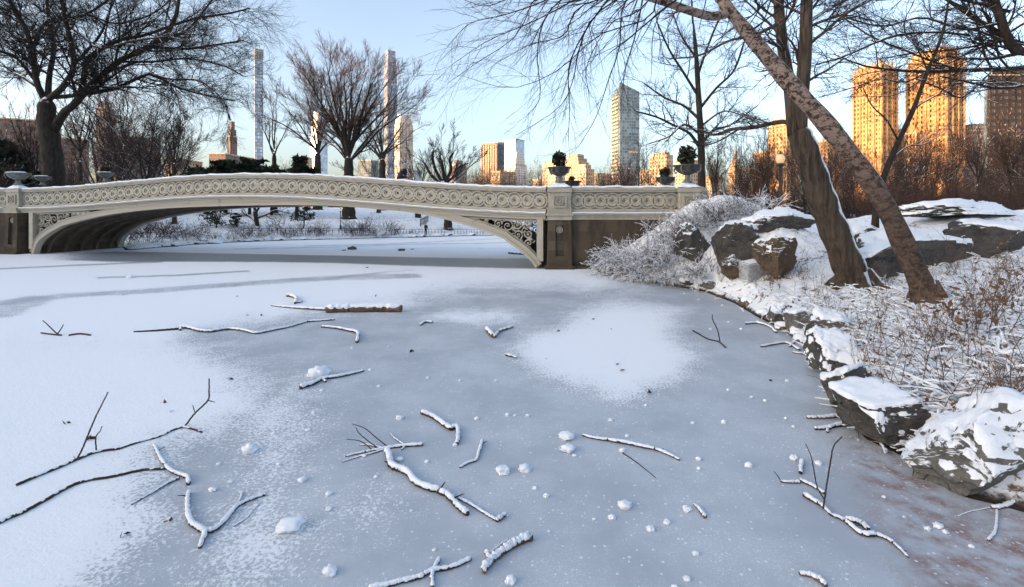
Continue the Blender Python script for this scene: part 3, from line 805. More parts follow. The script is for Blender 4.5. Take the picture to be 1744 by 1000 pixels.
def at_bridge(fn, s, tt, dz): return fn(np.array([[s, tt, dz]]))[0]
x, y, z = at_bridge(warp, 0.0, 0.03, 0.22); urn(x, y, z, 0.92, "snow filled bronze urn on the bridge's left front pedestal", 0.0, True, False)
x, y, z = at_bridge(wing_l, 1.3, BW - 0.0, -0.02); 
px_ = P(72, 322, 31.0); urn(px_[0], px_[1], 4.15, 0.75, "smaller snowy urn beside the elm trunk, behind the left pedestal", 0.0, True, False)
x, y, z = at_bridge(warp, 0.35, BW, 0.06); urn(x, y, z + .62, 0.80, "urn with a small green shrub rising behind the bridge rail, right of the elm", 0.62, True, False)
x, y, z = at_bridge(wing_r, 0.02, 0.03, 0.22); urn(x, y, z, 0.86, "dark urn with a round leafy shrub on the right front pier", 0.78, False)
x, y, z = at_bridge(warp, BL + 0.10, BW, 0.10); urn(x, y, z - 0.2, 0.86, "dark urn half hidden behind the right front pier's urn", 0.3, False)
x, y, z = at_bridge(wing_r, 5.53, 0.03, 0.22); urn(x, y, z, 0.98, "large dark urn with a straggly evergreen on the last pedestal by the snowy bush", 0.85, False)
p_ = P(1133, 318, 24.6); urn(p_[0], p_[1], 3.55, 0.86, "low dark urn just left of the last pedestal's urn", 0.62, False)

#@@TREES
# ------------------------------------------------------------------ bare trees
def unit(v): return v / (np.linalg.norm(v, axis=-1, keepdims=True) + 1e-9)

def resample(pts, n):
    pts = np.asarray(pts, float)
    m = len(pts)
    if m == 2: return pts[0] + (pts[1] - pts[0]) * np.linspace(0, 1, n)[:, None]
    e = np.concatenate([[2 * pts[0] - pts[1]], pts, [2 * pts[-1] - pts[-2]]])
    u = np.linspace(0, m - 1, n); i = np.minimum(u.astype(int), m - 2); f = (u - i)[:, None]
    p0, p1, p2, p3 = e[i], e[i + 1], e[i + 2], e[i + 3]
    return 0.5 * (2 * p1 + (p2 - p0) * f + (2 * p0 - 5 * p1 + 4 * p2 - p3) * f ** 2 + (3 * p1 - p0 - 3 * p2 + p3) * f ** 3)

def sprout(Pp, Rp, n, rs, u0=0.25, ang=(25, 60), ratio=(0.35, 0.7), minlen=0.1, rr=0.55, rmin=0.006, N=6, trop=0.1, wander=0.25, taper=0.3, flat=0.0, lens=None, tipcont=True):
    """n side shoots on every branch of the batch"""
    B, NP, _ = Pp.shape
    seg = np.linalg.norm(np.diff(Pp, axis=1), axis=2).sum(1)
    u = u0 + (1 - u0) * (np.arange(n)[None] + rs.random((B, n))) / n
    if tipcont: u[:, -1] = 0.995
    f = u * (NP - 1); i = np.minimum(f.astype(int), NP - 2); w = (f - i)[..., None]
    bi = np.arange(B)[:, None]
    base = Pp[bi, i] * (1 - w) + Pp[bi, i + 1] * w
    tan = unit(Pp[bi, i + 1] - Pp[bi, i])
    r0 = Rp[bi, i] * (1 - w[..., 0]) + Rp[bi, i + 1] * w[..., 0]
    rnd = rs.normal(0, 1, (B, n, 3)); rnd[..., 1] *= (1 - flat)
    per = unit(rnd - (rnd * tan).sum(-1, keepdims=True) * tan)
    a = np.radians(ang[0] + (ang[1] - ang[0]) * rs.random((B, n)))
    if tipcont: a[:, -1] *= 0.35
    dr = unit(np.cos(a)[..., None] * tan + np.sin(a)[..., None] * per)
    L = (seg[:, None] if lens is None else lens) * (ratio[0] + (ratio[1] - ratio[0]) * rs.random((B, n))) * (1.15 - 0.5 * u)
    L = np.maximum(L, minlen)
    R = np.maximum(np.minimum(r0 * rr, 0.03 * L + rmin), rmin)
    K = B * n
    base = base.reshape(K, 3); dr = dr.reshape(K, 3); L = L.reshape(K); R = R.reshape(K)
    out = np.zeros((K, N, 3)); out[:, 0] = base; st = (L / (N - 1))[:, None]
    for k in range(1, N):
        dr = unit(dr + wander * rs.normal(0, 1, (K, 3)) * 0.6 + np.array([0, 0, trop]) * 0.6)
        out[:, k] = out[:, k - 1] + dr * st
    rad = R[:, None] * np.linspace(1, taper, N)[None]
    return out, np.maximum(rad, rmin * 0.7)

def crown(mb, limbs, rs, levels, sides=(6, 4, 3, 3), mb2=None):
    """limbs: list of (points, radii); levels: sprout settings, one per generation"""
    N = 14
    Pp = np.stack([resample(p, N) for p, r in limbs]); Rp = np.stack([np.interp(np.linspace(0, 1, N), np.linspace(0, 1, len(r)), r) for p, r in limbs])
    mb.tubes(Pp, Rp, sides[0])
    for k, lv in enumerate(levels):
        Pp, Rp = sprout(Pp, Rp, rs=rs, **lv)
        (mb2 if mb2 is not None and k >= (1 if len(levels) > 2 else 0) else mb).tubes(Pp, Rp, sides[min(k + 1, len(sides) - 1)])

def tree(name, label, base, trunk_pts, trunk_r, limbs, levels, bark, twig, seed, group=None, cat="tree", sides=(6, 4, 3, 3), trunk_sides=14, limb_mat=None):
    base = np.asarray(base, float)
    t = thing(name, label, cat, base, 0, group)
    mb = MB(); n = 28
    tp = resample(np.asarray(trunk_pts) - base, n); tr = np.interp(np.linspace(0, 1, n), np.linspace(0, 1, len(trunk_r)), trunk_r)
    if base[1] > 1: tr = tr * (base[1] / math.hypot(base[0], base[1]))
    tr = tr * (1 + 0.06 * np.sin(np.arange(n) * 1.7 + seed))
    tr[-1] *= .3; tr[-2] *= .72; tr[-3] *= .92
    tr = tr * (1 + .28 * np.exp(-np.arange(n) / 1.3))
    mb.tubes(tp, tr, trunk_sides)
    if trunk_sides >= 24:
        for q in range(6):
            a = q * 1.05 + seed; e = np.array([math.cos(a), math.sin(a), 0]); r_ = tr[2]
            mb.tubes(np.array([tp[1] + e * r_ * .35 + [0, 0, .42], tp[1] + e * r_ * .85 + [0, 0, .10], tp[0] + e * r_ * 1.25 + [0, 0, .11], tp[0] + e * r_ * 1.6 + [0, 0, .02]]), np.array([.34, .40, .28, .10]) * r_, 8)
    mb.build("trunk", bark, t, True)
    mb = MB(); mb2 = MB(); rs = np.random.default_rng(seed)
    crown(mb, [(np.asarray(p) - base, r) for p, r in limbs], rs, levels, sides, mb2)
    mb.build("limbs", limb_mat or bark, t, True)
    mb2.build("crown", twig, t, True)
    return t

def LB(pts, wpx, d, dz=0.0):
    """a limb drawn over the photo, standing d metres away and leaning dz metres back towards its tip"""
    n = len(pts); P_ = [P(x, y, d + dz * (i / (n - 1)) ** 1.2) for i, (x, y) in enumerate(pts)]
    w = np.interp(np.linspace(0, 1, n), np.linspace(0, 1, len(wpx)), wpx) / F * d / 2
    return P_, w * np.array([p[1] / math.hypot(p[0], p[1]) for p in P_])

# the great elm beyond the bridge's left end
D = 34.0
elm = [
 LB([(77,172),(62,138),(57,95),(45,52),(28,23),(5,-25)], (15,11,8), D, -2),
 LB([(62,140),(45,118),(28,99),(0,87),(-40,70)], (9,6,4), D, -3), LB([(66,150),(40,132),(23,124),(0,110),(-50,95)], (9,6,4), D, 2),
 LB([(57,80),(69,52),(87,32),(138,28),(184,0),(220,-35)], (9,8,6,4), D, 3),
 LB([(82,170),(84,129),(92,83),(84,41),(80,0),(72,-50)], (14,10,8,6), D, 2),
 LB([(84,168),(110,145),(126,112),(118,62),(110,28),(100,-30)], (14,11,9,6), D, -3),
 LB([(92,222),(108,193),(128,177),(147,152),(179,124),(211,99),(257,80),(294,44),(306,-10)], (20,17,15,13,11,9,6), D, -1),
 LB([(84,165),(105,165),(138,161),(193,152),(221,140),(257,126),(299,147),(345,161),(400,172)], (11,10,9,7,5,3), D, 1),
 LB([(142,155),(150,100),(202,69),(248,60),(322,34),(390,23),(425,14)], (11,9,7,5,3), D, 3),
 LB([(110,40),(128,52),(143,62),(170,83),(230,69),(290,62)], (7,6,5,3), D, -4), LB([(248,80),(290,82),(322,83),(370,76),(414,69)], (6,5,3), D, 4),
 LB([(257,126),(290,135),(340,138),(380,170),(392,205)], (5,4,3), D, -3), LB([(200,105),(262,105),(320,100),(380,112),(415,130)], (6,4,3), D, 5),
 LB([(270,74),(320,50),(365,-5),(395,-40)], (6,4,3), D, 2), LB([(150,24),(200,40),(262,22),(310,-20)], (5,4,3), D, 4),
 LB([(57,78),(20,50),(-20,30)], (6,4,3), D, 3), LB([(126,110),(170,60),(190,10),(215,-40)], (7,5,4), D, 5), LB([(85,60),(50,10),(40,-40)], (7,5,4), D, 5),
]
lv = [dict(n=15, u0=0.2, ratio=(0.18, 0.45), ang=(30, 65), rr=0.45, rmin=0.02, N=7, trop=0.02, wander=0.22),
      dict(n=12, u0=0.15, ratio=(0.35, 0.75), ang=(25, 60), rr=0.6, rmin=0.010, N=6, trop=-0.03, wander=0.22),
      dict(n=9, u0=0.1, ratio=(0.35, 0.8), ang=(20, 55), rr=0.7, rmin=0.0065, N=5, trop=-0.06, wander=0.2)]
eb = P(90, 318, D); eb = np.array([eb[0], eb[1], gz(eb[0], eb[1]) - 0.1])
tree("elm_tree", "great spreading bare elm with snow lined limbs at the bridge's left end", eb, [eb, P(92,318,D), P(88,260,D), P(80,205,D), P(80,165,D)], np.array([46,42,40,38,30]) / F * D / 2, elm, lv, M['bark'], M['twig'], 11)

# vase-shaped trees behind the crown of the bridge
def vase(cx, cyb, ytop, d, wtop, nst, trunk_w, yfork, label, seed, name, twig, tr_top=None, group=None, lean=0, n2=8, n3=8, n4=7):
    rs = np.random.default_rng(seed)
    b = P(cx, cyb, d); g0 = gz(b[0], b[1]); b = np.array([b[0], b[1], g0 - 0.1]); fk = P(cx + lean, yfork, d)
    limbs = []
    hgt = (yfork - ytop) / F * d
    for k in range(nst):
        a = -1 + 2 * k / max(nst - 1, 1) + rs.normal(0, 0.06); a2 = rs.normal(0, 0.55)
        ex = a * wtop / F * d * 0.5; ey = a2 * wtop / F * d * 0.4
        hh = hgt * (1 - 0.34 * a * a - 0.12 * a2 * a2) * rs.uniform(0.9, 1.0)
        st = fk + np.array([0, 0, rs.uniform(-0.1, 0.18) * hgt * 0.5])
        pts = [st, st + np.array([ex * 0.18, ey * 0.2, hh * 0.22]), st + np.array([ex * 0.48, ey * 0.5, hh * 0.52]), st + np.array([ex * 0.78, ey * 0.8, hh * 0.80]), st + np.array([ex, ey, hh * 0.97])]
        pts = [p + rs.normal(0, 0.012 * hgt, 3) * (i > 0) for i, p in enumerate(pts)]
        w = trunk_w / F * d / 2 * rs.uniform(0.24, 0.34)
        limbs.append((pts, np.array([w, w * 0.75, w * 0.5, w * 0.28, w * 0.12])))
    lv = [dict(n=n2, u0=0.18, ratio=(0.22, 0.45), ang=(18, 42), rr=0.5, rmin=0.025, N=6, trop=0.10, wander=0.16),
          dict(n=n3, u0=0.2, ratio=(0.32, 0.6), ang=(20, 45), rr=0.6, rmin=0.015, N=5, trop=0.08, wander=0.16),
          dict(n=n4, u0=0.15, ratio=(0.35, 0.7), ang=(18, 45), rr=0.7, rmin=0.011, N=4, trop=0.05, wander=0.16)]
    w = trunk_w / F * d / 2
    return tree(name, label, b, [b, b * 0.5 + fk * 0.5, fk + np.array([0, 0, 0.03 * hgt])], [w * 1.25, w, w * 0.8], limbs, lv, M['bark'], twig, seed, group)

vase(594, 370, 106, 58, 232, 19, 19, 270, "tall fan shaped bare tree with reddish twig tips behind the bridge's middle", 21, "bare_tree", M['twig_russet'], n2=10, n3=9, n4=9)
vase(541, 368, 140, 92, 150, 8, 13, 262, "bare tree whose trunk forks low, just left of the tall fan shaped tree", 22, "bare_tree", M['twig_russet'], n2=7)
vase(651, 372, 175, 88, 135, 9, 13, 272, "bare tree in front of the tan stone tower, right of the tall fan shaped tree", 23, "bare_tree", M['twig_russet'], n2=7)
vase(467, 360, 150, 70, 95, 5, 9, 262, "slender bare tree beside the thin pencil tower", 24, "bare_tree", M['twig'], n2=6)
vase(297, 356, 190, 45, 90, 6, 7, 280, "small upright bare tree right of the brown apartment block", 25, "bare_tree", M['twig'], n2=6)
D = 52
tree("pollarded_tree", "stubby pollarded tree with five thick bare arms behind the bridge", P(755, 340, D), [P(755,340,D), P(755,322,D), P(754,308,D)], np.array([14,12,11]) / F * D / 2,
     [LB([(752,312),(736,300),(727,285),(722,276)], (6,5,4), D), LB([(754,312),(742,290),(737,270),(738,256)], (6,5,4), D), LB([(757,312),(755,290),(750,270),(748,262)], (6,5,3), D, 1), LB([(757,312),(768,290),(766,272),(772,260)], (6,5,4), D), LB([(759,312),(775,298),(782,285),(797,278)], (6,4,3), D)],
     [dict(n=3, u0=0.8, ratio=(0.3, 0.7), ang=(15, 35), rr=0.25, rmin=0.012, N=6, trop=0.2, wander=0.12), dict(n=3, u0=0.3, ratio=(0.3, 0.6), ang=(20, 45), rr=0.6, rmin=0.008, N=4, trop=0.05)], M['bark'], M['twig'], 26)

# a tree by the bridge's right end
D = 27
tree("bare_tree", "straight dark tree with wide low branches behind the bridge's right end", P(1196, 345, D), [P(1196,345,D), P(1195,300,D), P(1194,240,D), P(1190,170,D), P(1186,100,D), P(1180,30,D)], np.array([15,13,12,10,8,4]) / F * D / 2,
     [LB([(1194,255),(1175,228),(1150,215),(1120,200),(1085,190)], (7,5,4,3), D, -2), LB([(1194,245),(1215,222),(1245,212),(1290,180)], (6,5,3), D, 2), LB([(1193,205),(1165,180),(1130,165),(1095,140)], (6,5,3), D, 2),
      LB([(1192,185),(1220,150),(1250,120),(1268,70)], (6,4,3), D, -2), LB([(1190,165),(1165,125),(1140,85),(1120,40)], (6,4,3), D, -1), LB([(1188,130),(1205,80),(1225,30),(1240,-10)], (5,4,3), D, 2), LB([(1186,100),(1160,60),(1145,20)], (5,3,2), D), LB([(1180,40),(1178,0),(1172,-40)], (4,3,2), D), LB([(1194,230),(1165,212),(1140,232),(1105,245)], (5,4,2), D, -3), LB([(1194,215),(1230,190),(1262,196),(1300,215)], (4,3,2), D, -2)],
     [dict(n=9, u0=0.2, ratio=(0.22, 0.5), ang=(25, 60), rr=0.5, rmin=0.014, N=6, trop=0.05, wander=0.25), dict(n=7, u0=0.15, ratio=(0.35, 0.7), ang=(25, 60), rr=0.6, rmin=0.009, N=5, trop=0.03), dict(n=5, u0=0.1, ratio=(0.35, 0.7), rr=0.7, rmin=0.0065, N=4, trop=0.0)], M['bark'], M['twig'], 31)

# the two leaning trunks on the right bank
b1 = ground_at(1462, 487); D = b1[1]
oak_l = [LB([(1352,230),(1345,150),(1332,70),(1326,0),(1322,-60)], (24,22,20,16), D, 0.6), LB([(1362,230),(1366,160),(1372,80),(1374,0),(1378,-70)], (26,25,22,18), D, -0.4),
         LB([(1355,222),(1340,208),(1315,210),(1280,218),(1245,220),(1218,230),(1190,220)], (11,9,7,4), D, 2), LB([(1260,219),(1225,240),(1190,252)], (4,3,2), D + .8, .6),
         LB([(1326,40),(1285,60),(1240,70),(1190,95),(1140,100)], (7,5,3), D, 2), LB([(1374,40),(1420,10),(1470,-15)], (8,6,4), D, 2), LB([(1325,10),(1290,-20),(1250,-30)], (7,5,3), D, 1)]
tree("leaning_tree", "smooth dark brown trunk leaning left on the bank, forking into two stems", b1 - [0, 0, .15], [b1 - [0, 0, .15], P(1452,470,D), P(1428,410,D), P(1402,345,D), P(1384,290,D), P(1366,240,D), P(1358,215,D)], np.array([82,62,56,54,50,48,40]) / F * D / 2, oak_l,
     [dict(n=11, u0=0.25, ratio=(0.18, 0.5), ang=(30, 65), rr=0.3, rmin=0.008, N=7, trop=0.02, wander=0.22), dict(n=8, u0=0.15, ratio=(0.35, 0.7), ang=(25, 55), rr=0.6, rmin=0.005, N=6, trop=-0.02), dict(n=5, u0=0.1, ratio=(0.35, 0.7), rr=0.7, rmin=0.0035, N=5, trop=-0.03)], M['bark_light'], M['twig'], 41, sides=(12, 5, 3, 3), trunk_sides=24)
b2 = ground_at(1584, 515); D = b2[1]
birch = [LB([(1240,22),(1215,28),(1180,20),(1140,6),(1100,-6),(1040,-25)], (17,15,13,11), D, -0.6), LB([(1228,0),(1215,-40),(1200,-90)], (20,16,12), D, -.3)]
tree("birch_tree", "peeling pale barked birch leaning far left over the lake from the right bank", b2 - [0, 0, .15], [b2 - [0, 0, .15], P(1572,490,D), P(1545,430,D), P(1505,345,D), P(1455,272,D), P(1402,205,D), P(1350,148,D), P(1303,92,D), P(1262,42,D), P(1232,4,D), P(1215,-25,D)], np.array([66,48,44,41,40,39,37,34,28,24,20]) / F * D / 2, birch,
     [dict(n=5, u0=0.3, ratio=(0.2, 0.4), ang=(30, 65), rr=0.3, rmin=0.008, N=7, trop=-0.02, wander=0.2), dict(n=6, u0=0.15, ratio=(0.35, 0.7), rr=0.6, rmin=0.004, N=5, trop=-0.05)], M['birch'], M['birch'], 42, sides=(14, 5, 3), trunk_sides=26)
# its long hanging switches over the lake: drawn as limbs of a second birch crown that overhangs the frame's top
D = 8.0
sw = [[(1120,-30),(1000,-5),(920,-12),(880,60),(815,105),(765,140)], [(1100,-20),(990,10),(960,60),(905,75),(850,105)], [(1090,-30),(1060,15),(1055,80),(1035,140),(1015,200),(985,250)], [(1080,-20),(1010,30),(985,90),(975,140),(950,185),(880,230)], [(1000,-40),(930,0),(860,25),(800,40),(762,80)], [(1060,-30),(1005,40),(970,110),(970,180),(968,240)],
      [(1010,-40),(935,20),(915,90),(920,165),(895,200)], [(1100,-30),(1082,60),(1062,130),(1068,170)], [(960,-50),(880,-10),(830,10),(790,0)], [(1120,-20),(1105,30),(1020,60),(950,120),(870,150),(790,130)], [(1130,-30),(1085,20),(1040,40),(1000,110),(1003,160)], [(1040,-40),(960,10),(900,40),(830,70),(770,110)]]
limbs = [LB(p, (3.4, 2.4, 1.5, .8), D, dzv) for p, dzv in zip(sw, (0.5, -0.4, 0.3, 1.0, -0.8, 0.2, 0.7, -0.3, 0.5, 1.4, -0.9, -0.2))]
bb = np.array([9.5, 4.5, gz(9.5, 4.5) - .1])
limbs.append(([P(1120, -30, 8) * 0 + np.array([8.3, 6.0, 6.6]), np.array([6.0, 7.0, 7.0]), np.array([3.6, 7.8, 7.0]), P(1080, -30, D), P(960, -60, D)], np.array([.09, .07, .055, .04, .02])))
tree("overhanging_tree", "fine drooping bare switches hanging into the top of the picture over the lake", bb, [bb, np.array([9.2, 5.0, 3.2]), np.array([8.3, 6.0, 6.6])], [0.20, 0.16, 0.11], limbs,
     [dict(n=17, u0=0.12, ratio=(0.12, 0.40), ang=(18, 50), rr=0.5, rmin=0.0026, N=8, trop=-0.04, wander=0.18), dict(n=8, u0=0.15, ratio=(0.3, 0.6), ang=(20, 50), rr=0.7, rmin=0.0018, N=6, trop=-0.03, wander=0.16)], M['bark'], M['twig'], 43, sides=(6, 4, 3))
# dark tree standing outside the frame on the right, its boughs crossing the top right corner
D = 14.0
bo = [LB([(1860,60),(1760,112),(1690,118),(1640,120),(1580,122),(1530,120),(1470,112),(1420,92)], (15,13,10,8,5,3), D, 1), LB([(1840,20),(1740,90),(1700,20),(1690,-30)], (26,22,18,14), D, 0), LB([(1745,90),(1690,50),(1650,25),(1600,-10)], (18,14,10,8), D, 1),
      LB([(1640,120),(1590,105),(1540,85),(1480,60),(1425,22)], (6,5,4,3), D, 2), LB([(1700,40),(1640,50),(1570,30),(1500,45),(1430,25)], (7,6,5,3), D, 2), LB([(1650,60),(1590,55),(1520,62),(1440,95),(1390,110)], (6,5,3), D, -1), LB([(1860,90),(1760,140),(1700,150),(1650,140),(1600,130)], (9,8,6,3), D, -1),
      LB([(1690,120),(1640,165),(1600,150),(1560,135)], (5,4,3), D, -1), LB([(1720,20),(1640,0),(1570,-10),(1500,0),(1430,-10)], (8,6,4), D, 3), LB([(1580,122),(1540,140),(1500,135),(1450,150),(1400,165)], (4,3,2), D, 1), LB([(1760,30),(1690,70),(1620,85),(1560,90),(1500,100)], (6,5,3), D, 3)]
bt = np.array([17.6, 14.0, gz(17.6, 14.0) - .1])
tree("overhanging_tree", "dark boughs of a tree outside the frame, crossing the golden twin towers", bt, [bt, np.array([17.5, 14, 4.0]), P(1840, 20, D) + np.array([0.4, 0, -.2])], [0.36, 0.30, 0.24], bo,
     [dict(n=15, u0=0.15, ratio=(0.2, 0.48), ang=(25, 60), rr=0.5, rmin=0.008, N=7, trop=0.03, wander=0.24), dict(n=8, u0=0.15, ratio=(0.35, 0.7), rr=0.6, rmin=0.005, N=6, trop=0.02, wander=0.22), dict(n=5, u0=0.1, ratio=(0.35, 0.7), rr=0.7, rmin=0.004, N=5, trop=0.0)], M['bark'], M['twig'], 44)
# thin leaning trunk between the two
b3 = ground_at(1492, 440); D = b3[1]
tree("slender_tree", "thin dark trunk leaning right, seen between the birch and the golden towers", b3, [b3, P(1490,400,D), P(1496,330,D), P(1522,260,D), P(1556,185,D), P(1580,120,D), P(1606,55,D), P(1618,-20,D)], np.array([18,15,13,11,9,7,5,4]) / F * D / 2,
     [LB([(1500,318),(1470,285),(1440,265),(1415,240)], (5,4,2), D, 1), LB([(1515,275),(1545,250),(1575,245),(1610,225)], (4,3,2), D, 1), LB([(1530,240),(1510,205),(1485,180),(1470,150)], (4,3,2), D, -1), LB([(1556,185),(1590,165),(1625,150),(1650,120)], (4,3,2), D, 1), LB([(1580,120),(1560,80),(1530,50)], (4,3,2), D, 1), LB([(1606,55),(1640,30),(1660,0)], (3,2,2), D, 1)],
     [dict(n=7, u0=0.2, ratio=(0.25, 0.55), ang=(25, 60), rr=0.5, rmin=0.007, N=6, trop=0.06, wander=0.25), dict(n=6, u0=0.15, ratio=(0.35, 0.7), rr=0.6, rmin=0.0045, N=5), dict(n=4, u0=0.1, ratio=(0.35, 0.7), rr=0.7, rmin=0.0035, N=4)], M['bark'], M['twig'], 45)

# kinds of background tree, ten metres tall, copied about
def bare_proto(seed, label, wide, nst, red, group, lowfork=0.25, dens=(7, 6, 5), thick=0.14):
    rs = np.random.default_rng(seed); H = 10.0; limbs = []
    fk = np.array([0, 0, H * lowfork])
    for k in range(nst):
        a = k * 2.4 + rs.normal(0, .2); q = 0.15 + 0.85 * rs.random(); e = wide * q
        st = fk + np.array([0, 0, rs.uniform(-.05, .25) * H * (1 if nst > 4 else 0)]); hh = (H - st[2]) * (1 - 0.35 * q * q) * rs.uniform(.85, 1)
        dv = np.array([math.cos(a) * e, math.sin(a) * e, 0])
        pts = [st, st + dv * .25 + [0, 0, hh * .22], st + dv * .6 + [0, 0, hh * .55], st + dv + [0, 0, hh]]
        pts = [p + rs.normal(0, .12, 3) * (i > 0) for i, p in enumerate(pts)]
        limbs.append((pts, np.array([thick * .55, thick * .42, thick * .25, .02])))
    lv = [dict(n=dens[0], u0=.2, ratio=(.22, .5), ang=(22, 50), rr=.5, rmin=.018, N=6, trop=.08, wander=.2), dict(n=dens[1], u0=.15, ratio=(.35, .65), ang=(20, 50), rr=.6, rmin=.012, N=5, trop=.05, wander=.2), dict(n=dens[2], u0=.1, ratio=(.35, .7), rr=.7, rmin=.009, N=4, trop=.03)]
    return tree("bare_tree", label, (0, 0, 0), [(0, 0, -.3), (0.05, 0, H * lowfork * .5), fk + [0, 0, .4]], [thick * 1.2, thick, thick * .8], limbs, lv, M['bark'], M['twig_red'] if red else M['twig'], seed, group)

def put(protos, used, i, px, d, h, rs, label=None, group=None, sink=0.1):
    x = (px - CX) / F * d; z = gz(x, d) - sink
    o = protos[i]; s = h / 10.0; r = rs.uniform(0, 6.28)
    if i in used: return dup(o, (x, d, z), r, (s * rs.uniform(.85, 1.15), s * rs.uniform(.85, 1.15), s), label, group)
    used.add(i); o.location = (x, d, z); o.rotation_euler = (0, 0, r); o.scale = (s, s, s)
    if label: o["label"] = label
    if group: o["group"] = group
    return o
GT = "bare trees of the thicket behind the right bank"
LT = "leafless brown tree in the tangled thicket behind the snowy right bank"
protos = [bare_proto(51, LT, 3.2, 8, True, GT), bare_proto(52, LT, 2.0, 5, True, GT, .35), bare_proto(53, LT, 4.2, 9, True, GT, .15, (8, 6, 5)), bare_proto(54, LT, 1.4, 4, True, GT, .4, (8, 6, 4), .10)]
used = set(); rs = random.Random(77)
for k in range(84):
    px = rs.uniform(1205, 1900); d = rs.uniform(31, 85); i = rs.choice((0, 0, 1, 2, 2, 3))
    ytop = rs.uniform(200, 306) if px > 1400 else rs.uniform(225, 310)
    put(protos, used, i, px, d, (352 - ytop) / F * d + .5, rs, LT, GT)
for k, (px, ytop, d, i) in enumerate([(1068,205,40,1),(1090,190,36,3),(1108,225,42,1),(1040,250,48,0),(1128,215,34,3),(1255,190,30,3),(1285,235,33,1),(1232,240,36,3),(1302,180,28,3)]):
    put(protos, used, i, px, d, (352 - ytop) / F * d + .5, rs, "slim bare sapling rising behind the bridge's right parapet or the urns" if px < 1200 else "slim bare sapling between the bridge's end and the black lamp post", "slim saplings behind the bridge end" if px < 1200 else "slim saplings by the lamp post")
LW = "bare grey brown tree in the woods behind the bridge's left end"
for k in range(34):
    px = rs.uniform(-150, 300); d = rs.uniform(42, 100); i = rs.choice((0, 2, 2, 1))
    ytop = rs.uniform(195, 285) if k % 3 else rs.uniform(130, 230)
    put(protos, used, i, px, d, (352 - ytop) / F * d + .5, rs, LW, "woods behind the bridge's left end")
LF = "low rounded bare tree on the skyline behind the bridge, below the far towers"
for k in range(26):
    px = rs.choice((rs.uniform(790, 832), rs.uniform(820, 930), rs.uniform(985, 1100), rs.uniform(300, 520))); d = rs.uniform(110, 190)
    put(protos, used, 2, px, d, (352 - rs.uniform(278, 306)) / F * d + .5, rs, LF, "low trees on the skyline")

def evergreen(name, label, cx, d, w, h, group, seed, dens=1700, layered=True, elev=0.0):
    x = (cx - CX) / F * d; z = gz(x, d) - .1
    t = thing(name, label, "tree", (x, d, z), 0, group); rs = np.random.default_rng(seed)
    mb = MB(); mb.tubes(np.array([[0, 0, 0], [0.1, 0, h * .5], [0, 0.05, h * .95]]), np.array([.03, .02, .006]) * h, 8); mb.build("trunk", M['bark'], t, True)
    mb = MB(); nb = 26; cs = []
    for k in range(nb):
        u = elev + (1 - elev) * (k + rs.random()) / nb; a = rs.random() * 6.28; L = w / 2 * (1 - .6 * ((u - elev) / (1 - elev)) ** 2) * rs.uniform(.6, 1.15)
        st = np.array([0, 0, u * h * .95]); en = st + np.array([math.cos(a) * L, math.sin(a) * L, L * rs.uniform(-.05, .35)])
        mb.tubes(np.stack([st, (st + en) / 2 + [0, 0, .05 * L], en]), np.array([.012, .008, .003]) * h, 4)
        m = dens // nb; q = rs.random((m, 1)) ** .6; c = st + (en - st) * q + rs.normal(0, 1, (m, 3)) * np.array([.11, .11, .05]) * L * 1.3
        cs.append(c)
    leaf_cards(mb, np.concatenate(cs), rs, .02 * h, .055 * h); mb.build("crown", M['evergreen'], t)
    return t
for k, (cx, d, wp, yt) in enumerate([(385,62,95,262),(425,64,110,262),(462,60,90,270),(505,58,76,250),(350,66,80,274)]):
    evergreen("pine_tree", ["dark pine leftmost in the clump left of the thin pencil tower's foot", "broad dark pine below the thin pencil tower", "dark pine in the middle of the clump behind the bridge", "taller dark pine with layered boughs at the clump's right end", "low dark pine at the clump's left edge"][k], cx, d, wp / F * d, (355 - yt) / F * d, "dark pines behind the bridge", 60 + k, 2600, elev=.3)
for k, (cx, d, wp, yt) in enumerate([(15,46,80,212),(48,50,60,238),(-40,48,90,225)]):
    evergreen("evergreen_tree", ["big dark evergreen at the picture's left edge behind the bridge", "lower dark evergreen left of the elm trunk", "dark evergreen cut off by the picture's left edge"][k], cx, d, wp / F * d, (355 - yt) / F * d, "dark evergreens at the left edge", 70 + k, 2200, elev=.05)
